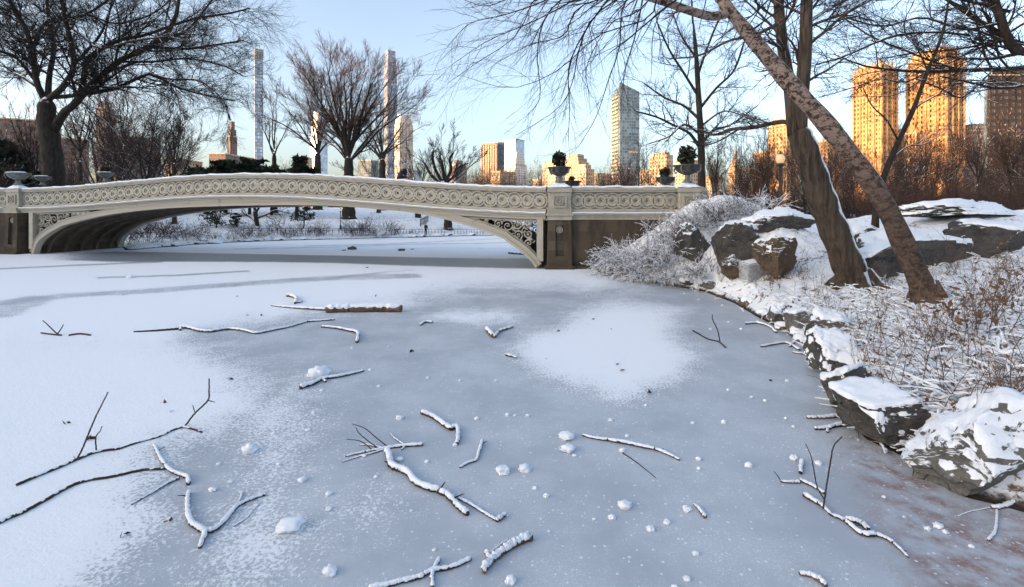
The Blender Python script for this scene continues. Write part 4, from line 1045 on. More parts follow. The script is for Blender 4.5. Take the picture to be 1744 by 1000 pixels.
#@@CITY
# ------------------------------------------------------------------ the skyline
def facade(name, wall1, wall2, du, dv, wu, wv, glass, band=0.0, rough=0.8, gr=0.25, jitter=0.6, spec=0.3):
    """masonry or curtain wall with a grid of panes measured in metres"""
    t = NT(name); uv = t.coord("UV"); s = t.n("ShaderNodeSeparateXYZ"); t.l(uv, s.inputs[0])
    fu = t.math('FRACT', t.math('DIVIDE', s.outputs[0], du)); fv = t.math('FRACT', t.math('DIVIDE', s.outputs[1], dv))
    mu = t.math('MULTIPLY', t.math('GREATER_THAN', fu, 0.5 - wu / 2), t.math('LESS_THAN', fu, 0.5 + wu / 2))
    mv = t.math('MULTIPLY', t.math('GREATER_THAN', fv, 0.5 - wv / 2), t.math('LESS_THAN', fv, 0.5 + wv / 2))
    k = t.math('MULTIPLY', mu, mv)
    cell = t.n("ShaderNodeCombineXYZ"); t.l(t.math('FLOOR', t.math('DIVIDE', s.outputs[0], du)), cell.inputs[0]); t.l(t.math('FLOOR', t.math('DIVIDE', s.outputs[1], dv)), cell.inputs[1])
    wnz = t.n("ShaderNodeTexWhiteNoise"); t.l(cell.outputs[0], wnz.inputs["Vector"])
    g = t.mix(t.math('MULTIPLY', wnz.outputs["Value"], jitter), glass, tuple(min(1, x * 2.6 + .03) for x in glass))
    w = t.mix(t.noise(t.vec(uv, (1, 1, 1)), 0.12, 5, .6), wall1, wall2)
    c = t.mix(k, w, g)
    r = t.math('SUBTRACT', rough, t.math('MULTIPLY', k, rough - gr))
    t.bump(t.math('MULTIPLY', k, -1.0), 0.6, 0.3)
    return t.done(c, r, spec)

FM = {
 'tan': facade("tan_facade", (0.42,0.33,0.23), (0.50,0.40,0.29), 3.4, 3.3, .42, .55, (0.05,0.05,0.05)),
 'tan2': facade("ochre_facade", (0.40,0.29,0.19), (0.48,0.36,0.24), 3.0, 3.2, .45, .5, (0.06,0.05,0.05)),
 'stone': facade("limestone_facade", (0.55,0.50,0.45), (0.66,0.61,0.55), 3.6, 3.6, .36, .5, (0.14,0.14,0.15)),
 'brown': facade("brown_facade", (0.13,0.09,0.075), (0.18,0.125,0.10), 3.6, 3.4, .55, .45, (0.045,0.045,0.055)),
 'brown_pale': facade("dusky_facade", (0.20,0.17,0.16), (0.26,0.22,0.20), 3.2, 3.3, .5, .5, (0.06,0.06,0.07)),
 'glass': facade("glass_facade", (0.12,0.16,0.19), (0.16,0.20,0.23), 3.0, 3.6, .88, .80, (0.05,0.085,0.12), rough=.4, gr=.12, jitter=.8, spec=.6),
 'glass_pale': facade("pale_glass_facade", (0.36,0.42,0.48), (0.42,0.48,0.54), 3.5, 4.0, .85, .75, (0.24,0.31,0.38), rough=.4, gr=.15, jitter=.6, spec=.6),
 'glass_dark': facade("dark_glass_facade", (0.05,0.07,0.09), (0.06,0.08,0.10), 3.0, 3.6, .9, .8, (0.04,0.055,0.075), rough=.4, gr=.15, jitter=.6, spec=.5),
 'pencil': facade("slender_tower_facade", (0.17,0.18,0.20), (0.22,0.23,0.25), 5.2, 8.0, .8, .72, (0.20,0.26,0.32), rough=.5, gr=.15, jitter=.9, spec=.6),
 'bronze': facade("bronze_glass_facade", (0.17,0.14,0.13), (0.22,0.18,0.16), 5.0, 7.0, .7, .8, (0.15,0.19,0.24), rough=.5, gr=.15, jitter=.7, spec=.6),
 'brown_shaded': facade("shaded_brown_facade", (0.020,0.015,0.014), (0.034,0.025,0.022), 3.2, 3.3, .5, .5, (0.025,0.025,0.03)),  # brown wall colour darkened to stand for the shade on the right-edge tower
 'amber': facade("golden_brick_facade", (0.36,0.21,0.095), (0.46,0.28,0.13), 3.0, 3.2, .02, .02, (0.05,0.05,0.05)),
 'amber_w': facade("golden_brick_windowed", (0.35,0.21,0.10), (0.45,0.28,0.14), 3.1, 3.2, .44, .5, (0.06,0.05,0.045)),
}
M['pane'] = m_plain("window_pane", (0.03, 0.024, 0.02), 0.5, 0.3)
M['roofs'] = m_noisy("flat_roof", (0.5, 0.5, 0.5), (0.75, 0.77, 0.8), 0.2, .9, 0)

def foot(xa, xc, xb, d, th=35.0):
    """ground plan with one corner towards us, from its three silhouette columns in the photo"""
    c = np.array([(xc - CX) / F * d, d]); a = math.radians(th) + math.atan((xc - CX) / F)
    l = np.array([-math.cos(a), math.sin(a)]); r = np.array([math.sin(a), math.cos(a)])
    def ln(v, px):
        k = (px - CX) / F; den = v[0] - k * v[1]
        return (k * c[1] - c[0]) / den if abs(den) > 1e-6 else 8.0
    L = max(abs(ln(l, xa)), .5); R = max(abs(ln(r, xb)), .5); L = min(L, 140); R = min(R, 140)
    return [c, c + r * R, c + r * R + l * L, c + l * L]

def prism_mesh(name, fp, z0, z1, zt=None):
    me = bpy.data.meshes.new(name); n = 4
    zt = [z1] * 4 if zt is None else zt
    v = [(*p, z0) for p in fp] + [(*p, zt[i]) for i, p in enumerate(fp)]
    f = [(i, (i + 1) % 4, 4 + (i + 1) % 4, 4 + i) for i in range(4)] + [(4, 5, 6, 7)]
    me.from_pydata(v, [], f); uv = me.uv_layers.new(name="UVMap")
    for i in range(4):
        L = float(np.hypot(*(fp[(i + 1) % 4] - fp[i])))
        for k, c in enumerate([(0, z0), (L, z0), (L, zt[(i + 1) % 4]), (0, zt[i])]): uv.data[i * 4 + k].uv = c
    return me

def zpx(y, d): return HC - (y - YH) / F * d

def inset(fp, k):
    c = sum(fp) / 4
    return [p + (c - p) * k for p in fp]

def building(name, label, xa, xc, xb, y, d, mat, th=35.0, tiers=(), slant=None, cat="building", group=None, parapet=True, roofbox=None):
    """tiers: (shrink, top row in the photo) pieces stacked on the main block"""
    fp = foot(xa, xc, xb, d, th); base = sum(fp) / 4
    t = thing(name, label, cat, (base[0], base[1], 2.0), 0, group)
    loc = [p - base for p in fp]; z1 = zpx(y, d) - 2
    zt = None if slant is None else [zpx(yy, d) - 2 for yy in slant]
    w = obj("wall", prism_mesh("wall", loc, -3, z1, zt), FM[mat], t)
    if parapet and slant is None:
        mb = MB(); pr = inset(loc, -0.03)
        v = np.array([(*p, z1 - d * .0010) for p in pr] + [(*p, z1 + d * .0014) for p in pr]); mb.add(v, [(0,1,5,4),(1,2,6,5),(2,3,7,6),(3,0,4,7),(4,5,6,7),(3,2,1,0)])
        o = mb.build("cornice", None, t); o.data.materials.append(M['facade_trim'] if mat.startswith(('glass', 'pencil', 'bronze')) else M['facade_stone'])
    zz = z1
    for k, (sh, yy) in enumerate(tiers):
        fp2 = inset(loc, sh); z2 = zpx(yy, d) - 2
        obj("setback_storey", prism_mesh("setback", fp2, zz + .02 * d / 100, z2), FM[mat], t); zz = z2
    if roofbox:
        for (cx, cy, s, h) in roofbox:
            c = sum(loc) / 4 + (loc[1] - loc[0]) * cx + (loc[3] - loc[0]) * cy; mb = MB(); mb.box((c[0] - s, c[1] - s, zz), (c[0] + s, c[1] + s, zz + h)); mb.build("roof_house", M['facade_stone'], t)
    return t, loc, z1

M['facade_trim'] = m_plain("metal_trim", (0.25, 0.27, 0.29), .5)
M['facade_stone'] = m_noisy("stone_trim", (0.38, 0.30, 0.21), (0.48, 0.39, 0.28), 0.3, .85, 0)

def windows(t, loc, side, z0, z1, nu, nv, wf=.42, hf=.55, mat=None, umax=100):
    """sunk-looking panes on one face: each its own part, the farther rest as one part past a hundred"""
    a, b = (loc[0], loc[3]) if side == 'l' else (loc[0], loc[1])
    e = b - a; L = float(np.hypot(*e)); e = e / L; nrm = np.array([e[1], -e[0]])
    if nrm @ (-(sum(loc) / 4 - a)) < 0: nrm = -nrm
    du = L / nu; dv = (z1 - z0) / nv; w = du * wf / 2; h = dv * hf / 2
    mb = MB(); mb.box((-w, -.12, -h), (w, .10, h)); me = mb.mesh("window"); me.materials.append(mat or M['pane'])
    rz = math.atan2(e[1], e[0]); cells = [(i, j) for j in range(nv - 1, -1, -1) for i in range(nu)]
    rest = MB()
    have = sum(1 for c in t.children if c.name.startswith("window"))
    for k, (i, j) in enumerate(cells):
        p = a + e * du * (i + .5) + nrm * .02; z = z0 + dv * (j + .5)
        if have + k < umax - 1:
            o = obj("window", me, None, t, (p[0], p[1], z)); o.rotation_euler = (0, 0, rz)
        else:
            v = np.array([(-w,-.12,-h),(w,-.12,-h),(w,.1,-h),(-w,.1,-h),(-w,-.12,h),(w,-.12,h),(w,.1,h),(-w,.1,h)])
            c, s = math.cos(rz), math.sin(rz)
            v = np.stack([v[:, 0] * c - v[:, 1] * s + p[0], v[:, 0] * s + v[:, 1] * c + p[1], v[:, 2] + z], -1)
            rest.add(v, [(0,3,2,1),(4,5,6,7),(0,1,5,4),(1,2,6,5),(2,3,7,6),(3,0,4,7)])
    if rest.n: tag(rest.build("window_rows", mat or M['pane'], t), kind="stuff")

def piers_on(t, loc, side, z0, z1, n, w, dep, mat, name="buttress"):
    a, b = (loc[0], loc[3]) if side == 'l' else (loc[0], loc[1])
    e = b - a; L = float(np.hypot(*e)); e = e / L; nrm = np.array([e[1], -e[0]])
    if nrm @ (-(sum(loc) / 4 - a)) < 0: nrm = -nrm
    for k in range(n):
        p = a + e * L * k / (n - 1)
        mb = MB(); q = [p - e * w - nrm * .1, p + e * w - nrm * .1, p + e * w + nrm * dep, p - e * w + nrm * dep]
        v = np.array([(*x, z0) for x in q] + [(*x, z1) for x in q]); mb.add(v, [(0,1,5,4),(1,2,6,5),(2,3,7,6),(3,0,4,7),(4,5,6,7)])
        mb.build(name, mat, t)

# left to right
building("apartment_building", "brown slab building at the far left behind the dark evergreens", -60, 60, 105, 205, 240, 'brown', 20)
building("apartment_building", "narrow dark brown block just right of the elm trunk", 105, 146, 152, 238, 300, 'brown', 12)
building("tower_block", "dim tan tower showing among the elm's branches", 163, 182, 195, 184, 500, 'brown_pale', 30, [(.25, 172)])
building("apartment_building", "wide brown apartment block with a sunlit left edge, right of the elm", 192, 196, 274, 231, 300, 'brown', 78)
building("apartment_building", "low brown block between the elm and the pines", 280, 300, 345, 270, 400, 'tan', 35); building("apartment_building", "low reddish block left of the pines", 356, 384, 440, 262, 420, 'brown', 35)
building("tower_block", "dark stub tower with a stepped top left of the pencil tower", 387, 392, 404, 232, 700, 'brown', 60, [(.2, 220), (.5, 206)])
# pencil-thin tower with an open framed crown
D = 1100; t, loc, z1 = building("skyscraper", "pencil thin supertall tower with an open framed top", 433, 434, 448, 100, D, 'pencil', 80, parapet=False)
mb = MB(); g = inset(loc, .02); zc0, zc1 = z1, zpx(82, D) - 2
for p in g + [(g[0] + g[1]) / 2, (g[2] + g[3]) / 2]: mb.box((p[0] - 1, p[1] - 1, zc0), (p[0] + 1, p[1] + 1, zc1))
for k in range(5):
    z = zc0 + (zc1 - zc0) * (k + 1) / 5
    for i in range(4):
        a, b = g[i], g[(i + 1) % 4]; mb.tubes(np.array([[*a, z - 1.2], [*b, z - 1.2]]), np.array([1.1, 1.1]), 4)
mb.build("open_crown", M['facade_trim'], t)
mb = MB(); c = inset(loc, .4); v = np.array([(*p, zc0) for p in c] + [(*p, zc1 - 6) for p in c]); mb.add(v, [(0,1,5,4),(1,2,6,5),(2,3,7,6),(3,0,4,7),(4,5,6,7)]); mb.build("core", M['facade_trim'], t)
for yy in (133, 190, 250):
    mb = MB(); c = inset(loc, -.015); z = zpx(yy, D) - 2; v = np.array([(*p, z) for p in c] + [(*p, z + 6) for p in c]); mb.add(v, [(0,1,5,4),(1,2,6,5),(2,3,7,6),(3,0,4,7)]); mb.build("mechanical_band", M['facade_dark'] if 'facade_dark' in M else M['facade_trim'], t)
building("skyscraper", "pale blue stepped glass tower behind the left forked tree", 528, 541, 558, 232, 900, 'glass_pale', 45, [(.15, 205), (.35, 188)])
D = 1150; building("skyscraper", "supertall dark bronze glass tower with a notched top, above the right forked tree", 654, 660, 676, 110, D, 'bronze', 65, [(.12, 96), (.22, 84)], parapet=False)
t, loc, z1 = building("tower_block", "pale stone tower with a sunlit orange left side beside the bronze supertall", 672, 681, 702, 210, 700, 'stone', 55, [(.10, 200), (.35, 193)])
piers_on(t, loc, 'r', 0, z1, 5, .8, .8, M['facade_stone'])
building("office_building", "small dark green glass block behind the tall tree's trunk", 610, 632, 645, 273, 600, 'glass_dark', 30); building("office_building", "pale green glass block at the foot of the pale stone tower", 699, 704, 719, 291, 800, 'glass_pale', 70)
building("office_building", "tiny buff block left of the low pale glass tower", 516, 522, 532, 268, 800, 'tan', 50)
building("office_building", "grey green block with a small roof tower left of the tan striped slab", 766, 776, 795, 281, 900, 'brown_pale', 50, [(.5, 272)])
t, loc, z1 = building("office_tower", "tan striped tower with sunlit piers left of the dark glass slab", 820, 845, 848, 250, 800, 'tan2', 20, [(.12, 243)])
piers_on(t, loc, 'l', 0, z1 + 4, 7, 1.0, 1.2, M['facade_stone'])
building("office_tower", "narrow dark blue glass slab between the tan and the pale towers", 846, 848, 859, 243, 810, 'glass_dark', 78)
building("office_tower", "pale glass slab lit nearly white above the stepped stone hotel", 859, 878, 893, 237, 900, 'glass_pale', 35)
building("hotel", "stepped pale stone building in front of the pale glass slab", 868, 878, 896, 281, 700, 'stone', 45, [(.18, 268), (.38, 258)])
building("apartment_building", "low sunlit tan block at the foot of the tan striped tower", 836, 852, 880, 292, 600, 'tan', 40, roofbox=[(.3, .4, 3, 4)])
building("apartment_building", "squat brown block left of the right front pier's urn", 908, 918, 930, 306, 500, 'tan2', 40)
building("apartment_building", "sunlit tan block directly behind the right front pier's urn", 924, 946, 962, 279, 450, 'tan', 35, [(.3, 271)])
building("apartment_building", "tan apartment house with a mansard roof right of the urn", 960, 985, 1003, 276, 480, 'tan2', 35, [(.15, 268), (.4, 261)])
building("apartment_building", "lower sunlit block in front of the mansard roofed house", 976, 998, 1012, 288, 400, 'tan', 35, [(.3, 279)])
building("apartment_building", "low ochre block left of the tall glass tower's foot", 1010, 1024, 1040, 296, 420, 'tan2', 35)
# glass tower with a slanting top and a balconied side
D = 560; fpz = (152, 152, 145, 140)
t, loc, z1 = building("glass_tower", "tall blue glass tower with slanted top and a sunlit balconied left side", 1042, 1056, 1089, 145, D, 'glass', 62, slant=(140, 154, 150, 156))
mbz = np.linspace(4, zpx(165, D) - 2, 30)
a, b = loc[0], loc[3]; e = (b - a); L = float(np.hypot(*e)); e /= L; nr = np.array([e[1], -e[0]]); nr = -nr if nr @ (sum(loc) / 4 - a) > 0 else nr
for z in mbz:
    mb = MB(); q = [a + e * .12 * L, a + e * .96 * L, a + e * .96 * L + nr * 1.6, a + e * .12 * L + nr * 1.6]
    v = np.array([(*x, z) for x in q] + [(*x, z + 1.9) for x in q]); mb.add(v, [(0,3,2,1),(0,1,5,4),(1,2,6,5),(2,3,7,6),(3,0,4,7),(4,5,6,7)]); mb.build("balcony", M['facade_stone'], t)
mb = MB(); a2, b2_ = loc[0], loc[1]; e2 = b2_ - a2; L2 = float(np.hypot(*e2)); e2 /= L2; n2 = np.array([e2[1], -e2[0]]); n2 = -n2 if n2 @ (sum(loc) / 4 - a2) > 0 else n2
q = [a2 + e2 * .45 * L2, a2 + e2 * .98 * L2, a2 + e2 * .98 * L2 + n2 * .4, a2 + e2 * .45 * L2 + n2 * .4]; z = zpx(257, D) - 2
v = np.array([(*x, z - 2) for x in q] + [(*x, z) for x in q]); mb.add(v, [(0,3,2,1),(0,1,5,4),(1,2,6,5),(2,3,7,6),(3,0,4,7),(4,5,6,7)]); mb.build("setback_ledge", M['facade_stone'], t)
for (xa, xc, xb, y, d, m, lab, tiers) in [
  (1090,1104,1116,290,420,'tan',"low sunlit tan block between the glass tower and the last urn",[]),(1106,1135,1146,264,380,'tan2',"broad tan block behind the last pedestal's urns",[(.3, 258)]),(1150,1168,1190,272,420,'tan',"pale tan block behind the straight dark tree",[]),
  (1196,1212,1232,300,500,'tan2',"low brownish block right of the straight dark tree",[]),(1240,1252,1266,292,700,'tan2',"distant stepped brick tower with a small spire",[(.2, 280), (.45, 270), (.8, 255)]),(1266,1284,1300,286,450,'tan',"low amber block left of the lamp post",[]),
  (1284,1306,1322,258,360,'amber_w',"amber block directly behind the lamp post",[]),(1308,1340,1360,212,340,'amber_w',"taller amber apartment house between the lamp post and the leaning trunk",[(.12, 200)]),(1385,1420,1452,238,380,'amber_w',"low amber block between the two leaning trunks",[]),
  (1636,1655,1690,222,330,'brown_pale',"dim brown block right of the golden twin towers",[(.3, 210)]),(1690,1750,1800,240,300,'brown_shaded',"low dark brown block at the right edge",[])]:
    building("apartment_building", lab, xa, xc, xb, y, d, m, 38, tiers)
# the golden twin towers on their shared base
D = 330
t, loc, z1 = building("apartment_building", "broad golden brick base block carrying the twin towers", 1448, 1560, 1668, 226, D, 'amber', 40, [(.12, 214)])
windows(t, loc, 'l', 4, z1, 22, 12); piers_on(t, loc, 'l', 2, z1 + 1.5, 8, .6, .5, M['facade_amber'] if 'facade_amber' in M else M['facade_stone'])
M['amber_trim'] = m_noisy("golden_brick_trim", (0.38, 0.22, 0.10), (0.48, 0.29, 0.14), 0.3, .85, 0)
for lab, xa, xc, xb, y, d, tiers in (("left golden brick twin tower with stepped crown", 1454, 1501, 1527, 124, 326, [(.08, 114), (.22, 106)]), ("right, taller golden brick twin tower with stepped crown", 1545, 1612, 1641, 104, 318, [(.06, 92), (.16, 82), (.3, 75)])):
    t, loc, z1 = building("twin_tower", lab, xa, xc, xb, y, d, 'amber', 28, tiers, group="golden twin towers")
    windows(t, loc, 'l', 36, z1 - 2, 9, 18, .40, .52, umax=100); windows(t, loc, 'r', 36, z1 - 2, 7, 18, .40, .52, umax=100)
    piers_on(t, loc, 'l', 30, z1 + 2.5, 5, .55, .9, M['amber_trim']); piers_on(t, loc, 'r', 30, z1 + 2.5, 4, .55, .9, M['amber_trim'])
    for (sh, n, yy) in ((.08, 5, tiers[0][1]), (.22, 4, tiers[1][1])):
        f2 = inset(loc, sh); piers_on(t, f2, 'l', zpx(yy, d) - 6, zpx(yy, d) + .6, n, .5, .7, M['amber_trim'], "finial"); piers_on(t, f2, 'r', zpx(yy, d) - 6, zpx(yy, d) + .6, n, .5, .7, M['amber_trim'], "finial")
t, loc, z1 = building("apartment_building", "dark brown tower in shade at the right edge behind the boughs", 1682, 1686, 1790, 128, 240, 'brown_shaded', 46, [(.15, 120)])
building("office_tower", "thin blue glass edge of a tower left of the dark brown tower", 1676, 1680, 1690, 148, 250, 'glass', 60)
#@@BANK
# ------------------------------------------------------------------ rocks on the right bank
def rock_mesh(mb, r, seed, planes=9, amp=.12, cut=(.55, .85), sub=4):
    rs = np.random.default_rng(seed)
    bm = bmesh.new(); bmesh.ops.create_icosphere(bm, subdivisions=sub, radius=1.0)
    v = np.array([x.co for x in bm.verts]); tr = np.array([[y.index for y in f.verts] for f in bm.faces]); bm.free()
    ax = [unit(rs.normal(0, 1, 3)) for _ in range(3)]; ax[1] = unit(ax[1] - (ax[1] @ ax[0]) * ax[0] * .8); ax[2] = unit(np.cross(ax[0], ax[1]) + .25 * ax[2])
    v = np.sign(v) * np.abs(v) ** .85
    for k in range(planes):
        n = unit(ax[k % 3] * rs.choice((-1, 1)) + rs.normal(0, .28, 3)); c = rs.uniform(*cut)
        v = v - np.maximum(v @ n - c, 0)[:, None] * n
    n1 = np.array([mnoise.fractal(Vector(p * 1.8) + Vector((seed * 2.3, 0, 0)), 0.9, 2.1, 4) for p in v])
    n2 = np.array([mnoise.noise(Vector(p * 7) + Vector((seed * 2.3, 5, 0))) for p in v])
    n3 = np.array([abs(mnoise.noise(Vector((p[0] * 3, p[1] * 3, p[2] * 11)) + Vector((seed * 1.3, 7, 0)))) for p in v])
    v = v * (1 + amp * .8 * n1 + amp * .30 * n2 - amp * .55 * n3)[:, None] * np.asarray(r, float)
    return v, tr

def rock(name, label, c, r, seed, mat, rz=0.0, tilt=0.0, snow=0.5, group=None, cat="rock", thick=.05, planes=9, cut=(.42, .72), sub=4, pitch=0.0):
    mb = MB(); v, tr = rock_mesh(mb, r, seed, planes, .17, cut, sub)
    ct, st = math.cos(tilt), math.sin(tilt); v = np.stack([v[:, 0] * ct + v[:, 2] * st, v[:, 1], -v[:, 0] * st + v[:, 2] * ct], -1)
    cp, sp_ = math.cos(pitch), math.sin(pitch); v = np.stack([v[:, 0], v[:, 1] * cp - v[:, 2] * sp_, v[:, 1] * sp_ + v[:, 2] * cp], -1)
    cz, sz = math.cos(rz), math.sin(rz); v = np.stack([v[:, 0] * cz - v[:, 1] * sz, v[:, 0] * sz + v[:, 1] * cz, v[:, 2]], -1)
    mb.add(v, None, tr); o = mb.build(name, M[mat], None, False, [float(x) for x in c]); tag(o, label, cat, group)
    # snow lying on the faces turned up
    a, b, d_ = v[tr[:, 0]], v[tr[:, 1]], v[tr[:, 2]]; n = np.cross(b - a, d_ - a); n /= np.linalg.norm(n, axis=1, keepdims=True) + 1e-9
    vn = np.zeros_like(v)
    for k in range(3): np.add.at(vn, tr[:, k], n)
    vn /= np.linalg.norm(vn, axis=1, keepdims=True) + 1e-9
    w = c[0] + v[:, 0]; q = c[1] + v[:, 1]
    n3 = np.array([mnoise.fractal(Vector(p * 4.0) + Vector((seed, 0, 3)), .7, 2.2, 5) for p in v]); n4 = np.array([mnoise.noise(Vector((p[0] * 30, p[1] * 14, p[2] * 14))) for p in v])
    k = vn[:, 2] + .36 * n3 + .30 * n4 - .05
    f = smooth(k, 1 - snow, 1 - snow + .22)
    keep = f[tr].max(1) > .02
    if keep.sum() > 6:
        vv = v + np.array([0, 0, 1]) * (thick * f * (1 + .5 * fbm(w * 3, q * 3)) - .012)[:, None] + vn * (.012 * f)[:, None]
        mb = MB(); mb.add(vv, None, tr[keep]); tag(mb.build("snow_cover", M['snow'], o, True), kind="stuff")
    return o

def rock_px(name, label, x0, y0, x1, y1, seed, mat, depth=.7, **kw):
    kw.setdefault('sub', 5)
    """fits a rock to its outline in the photo, standing where its foot meets the ground"""
    g = ground_at((x0 + x1) / 2, y1 - (y1 - y0) * .06); s = g[1] / F
    w = (x1 - x0) * s / 2; h = (y1 - y0) * s / 2
    return rock(name, label, (g[0], g[1] + depth * w * .6, max(g[2], 0) + h * .78), (w * 1.22, w * depth * 1.1, h * 1.25), seed, mat, **kw)

rock_px("boulder", "dark pointed boulder nearest the snowy bush, beside the bridge end", 1155, 386, 1216, 452, 3, 'rock', .8, tilt=.35, snow=.22)
rock_px("boulder", "tall dark slab leaning right with snow on its right shoulder", 1222, 384, 1296, 476, 8, 'rock', .7, tilt=.30, snow=.33)
rock_px("boulder", "brown boulder with dry vines right of the pale square block", 1298, 408, 1372, 480, 14, 'rock_brown', .7, tilt=-.2, snow=.30)
rock_px("boulder", "flat topped outcrop above the pale square block, mostly under snow", 1285, 352, 1385, 396, 19, 'rock', .8, snow=.55)
rock_px("boulder", "dark rock at the foot of the tall leaning slab", 1236, 440, 1272, 478, 23, 'rock_brown', .8, snow=.2)
rock_px("rock_outcrop", "large dark outcrop behind the leaning trunk and the birch", 1452, 372, 1680, 474, 27, 'rock', .55, tilt=.12, snow=.50, thick=.05, sub=5)
rock_px("rock_outcrop", "dark outcrop showing between the smooth trunk and the slender tree", 1432, 374, 1530, 450, 28, 'rock', .6, snow=.40, sub=5)
rock_px("rock_outcrop", "long low dark ledge on the crest at the upper right", 1572, 342, 1760, 372, 31, 'rock', .5, snow=.58, sub=5)
rock_px("rock_outcrop", "dark rounded ledge cut by the right edge of the picture", 1632, 364, 1800, 440, 34, 'rock', .6, snow=.50, sub=5)
g = ground_at(1280, 476); s = g[1] / F
bm = bmesh.new(); bmesh.ops.create_cube(bm, size=1.0); bmesh.ops.bevel(bm, geom=bm.edges[:], offset=.06, segments=2, affect='EDGES'); bmesh.ops.subdivide_edges(bm, edges=bm.edges[:], cuts=3, use_grid_fill=True)
for v in bm.verts: v.co = Vector((v.co.x * 32 * s, v.co.y * 26 * s, v.co.z * 31 * s)) * (1 + .05 * mnoise.noise(v.co * 5))
me = bpy.data.meshes.new("stone_block"); bm.to_mesh(me); bm.free()
M['block'] = m_snowy("pale_cut_stone", (0.24, 0.25, 0.26), (0.42, 0.43, 0.44), 14, .75, .9, .5, 9, bump=.5, bd=.03)
o = obj("stone_block", me, M['block'], None, (g[0], g[1], g[2] + 15.5 * s)); o.rotation_euler = (0.12, -0.1, 0.25); tag(o, "pale grey squared stone block set among the dark boulders", "stone")
# stones edging the water
for (x0, y0, x1, y1, lab, sd_, mat, kw) in [
  (1312,512,1346,556,"upright brown grey edge stone, farthest of the row along the shore",41,'rock_grey',dict(snow=.45)),
  (1340,522,1392,566,"blunt grey edge stone under the snowy twigs",42,'rock_grey',dict(snow=.42)),
  (1380,536,1450,588,"wide grey edge stone with an uneven snow cap",43,'rock_grey',dict(snow=.45)),
  (1396,566,1476,634,"long low edge stone under a thick pillow of snow",44,'rock',dict(snow=.72, thick=.09)),
  (1418,622,1500,712,"edge stone with a grey face streaked ochre, beside the snowy twigs",45,'rock_grey',dict(snow=.50)),
  (1466,676,1650,778,"rounded boulder plastered with snow at the water's edge",46,'rock',dict(snow=.72, thick=.04, sub=5, pitch=.40))]:
    kw["thick"] = kw.get("thick", .05) * .8
    rock_px("edge_stone", lab, x0, y0, x1, y1, sd_, mat, 1.0, group="stones edging the right shore", **{'pitch': .22, **kw})
rock_px("boulder", "big faceted grey boulder at the lower right with snow on top", 1602, 722, 1850, 868, 53, 'rock_grey', .85, pitch=.42, tilt=-.12, snow=.46, thick=.035, sub=5)
rs = random.Random(9)
for k in range(34):
    i = rs.randrange(0, 9); a, b = RB[i], RB[i + 1]; f = rs.random(); px = a[0] + (b[0] - a[0]) * f + rs.uniform(-4, 26); py = a[1] + (b[1] - a[1]) * f + rs.uniform(-9, 1)
    g = ground_at(px, py); q = rs.uniform(.06, .20) * (1 if py > 500 else 1.3)
    rock("shore_stone", "small dark stone half buried in snow along the curve of the right shore", (g[0], g[1], g[2] + q * .2), (q * 1.3, q, q * .7), 100 + k, rs.choice(('rock', 'rock_grey', 'rock_brown')), rs.uniform(0, 3), 0, rs.uniform(.3, .6), "small stones along the right shore", "stone", .03, 6, (.6, .85), 2)
for k in range(30):
    i = rs.randrange(0, 9); a, b = FS[i], FS[i - 1] if i else FS[1]; f = rs.random(); p = G(a[0] + (b[0] - a[0]) * f, a[1] + (b[1] - a[1]) * f)
    q = rs.uniform(.15, .4); rock("shore_stone", "dark stone poking from the snow along the far shore under the arch", (p[0], p[1] + rs.uniform(0, .8), .08), (q * 1.6, q, q * .6), 150 + k, 'rock', rs.uniform(0, 3), 0, .45, "stones along the far shore", "stone", .04, 6, (.6, .85), 2)
#@@PLANTS
# ------------------------------------------------------------------ snowy bushes and dry weeds
def bush(name, label, c, n, L, seed, lean=(0, 0, .5), spread=.8, mat='twig_snow', snow=True, group=None, r=.012, droop=-.12, sub=(5, 4), scale=1.0, levels=2, rmin=.004, cat="bush", sfrac=.8):
    rs = np.random.default_rng(seed); t = thing(name, label, cat, c, 0, group)
    dr = unit(np.array(lean) + spread * rs.normal(0, 1, (n, 3))); dr[:, 2] = np.abs(dr[:, 2]) + .12; dr = unit(dr)
    N = 9; P_ = np.zeros((n, N, 3)); P_[:, 0] = rs.normal(0, .22 * L, (n, 3)) * [1, 1, 0]
    st = (L * (.6 + .6 * rs.random(n)) / (N - 1))[:, None]
    for k in range(1, N):
        dr = unit(dr + np.array([0, 0, droop]) + .10 * rs.normal(0, 1, (n, 3))); P_[:, k] = P_[:, k - 1] + dr * st
    R_ = r * np.linspace(1, .35, N)[None] * (.6 + .7 * rs.random((n, 1)))
    mb = MB(); sb = MB(); sets = [(P_, R_)]
    for lv in range(levels):
        sets.append(sprout(*sets[-1], sub[lv], rs, u0=.2, ratio=(.22, .5), ang=(18, 50), rr=.65, rmin=rmin, N=6, trop=droop * .6, wander=.2))
    for P2, R2 in sets:
        mb.tubes(P2, R2, 3, False)
        if snow:
            m = rs.random(len(P2)) < sfrac; q = P2[m]; q = q + np.array([0, 0, 1.0]) * (R2[m] * .9)[..., None]
            rr = R2[m] * 1.25 * (.4 + .9 * rs.random((len(q), q.shape[1]))); rr[:, 0] *= .2; rr[:, -1] *= .3
            sb.tubes(q, rr + .0015, 3, False)
    mb.build("stem", M[mat], t)
    if snow: tag(sb.build("snow_cover", M['snow'], t), kind="stuff")
    return t

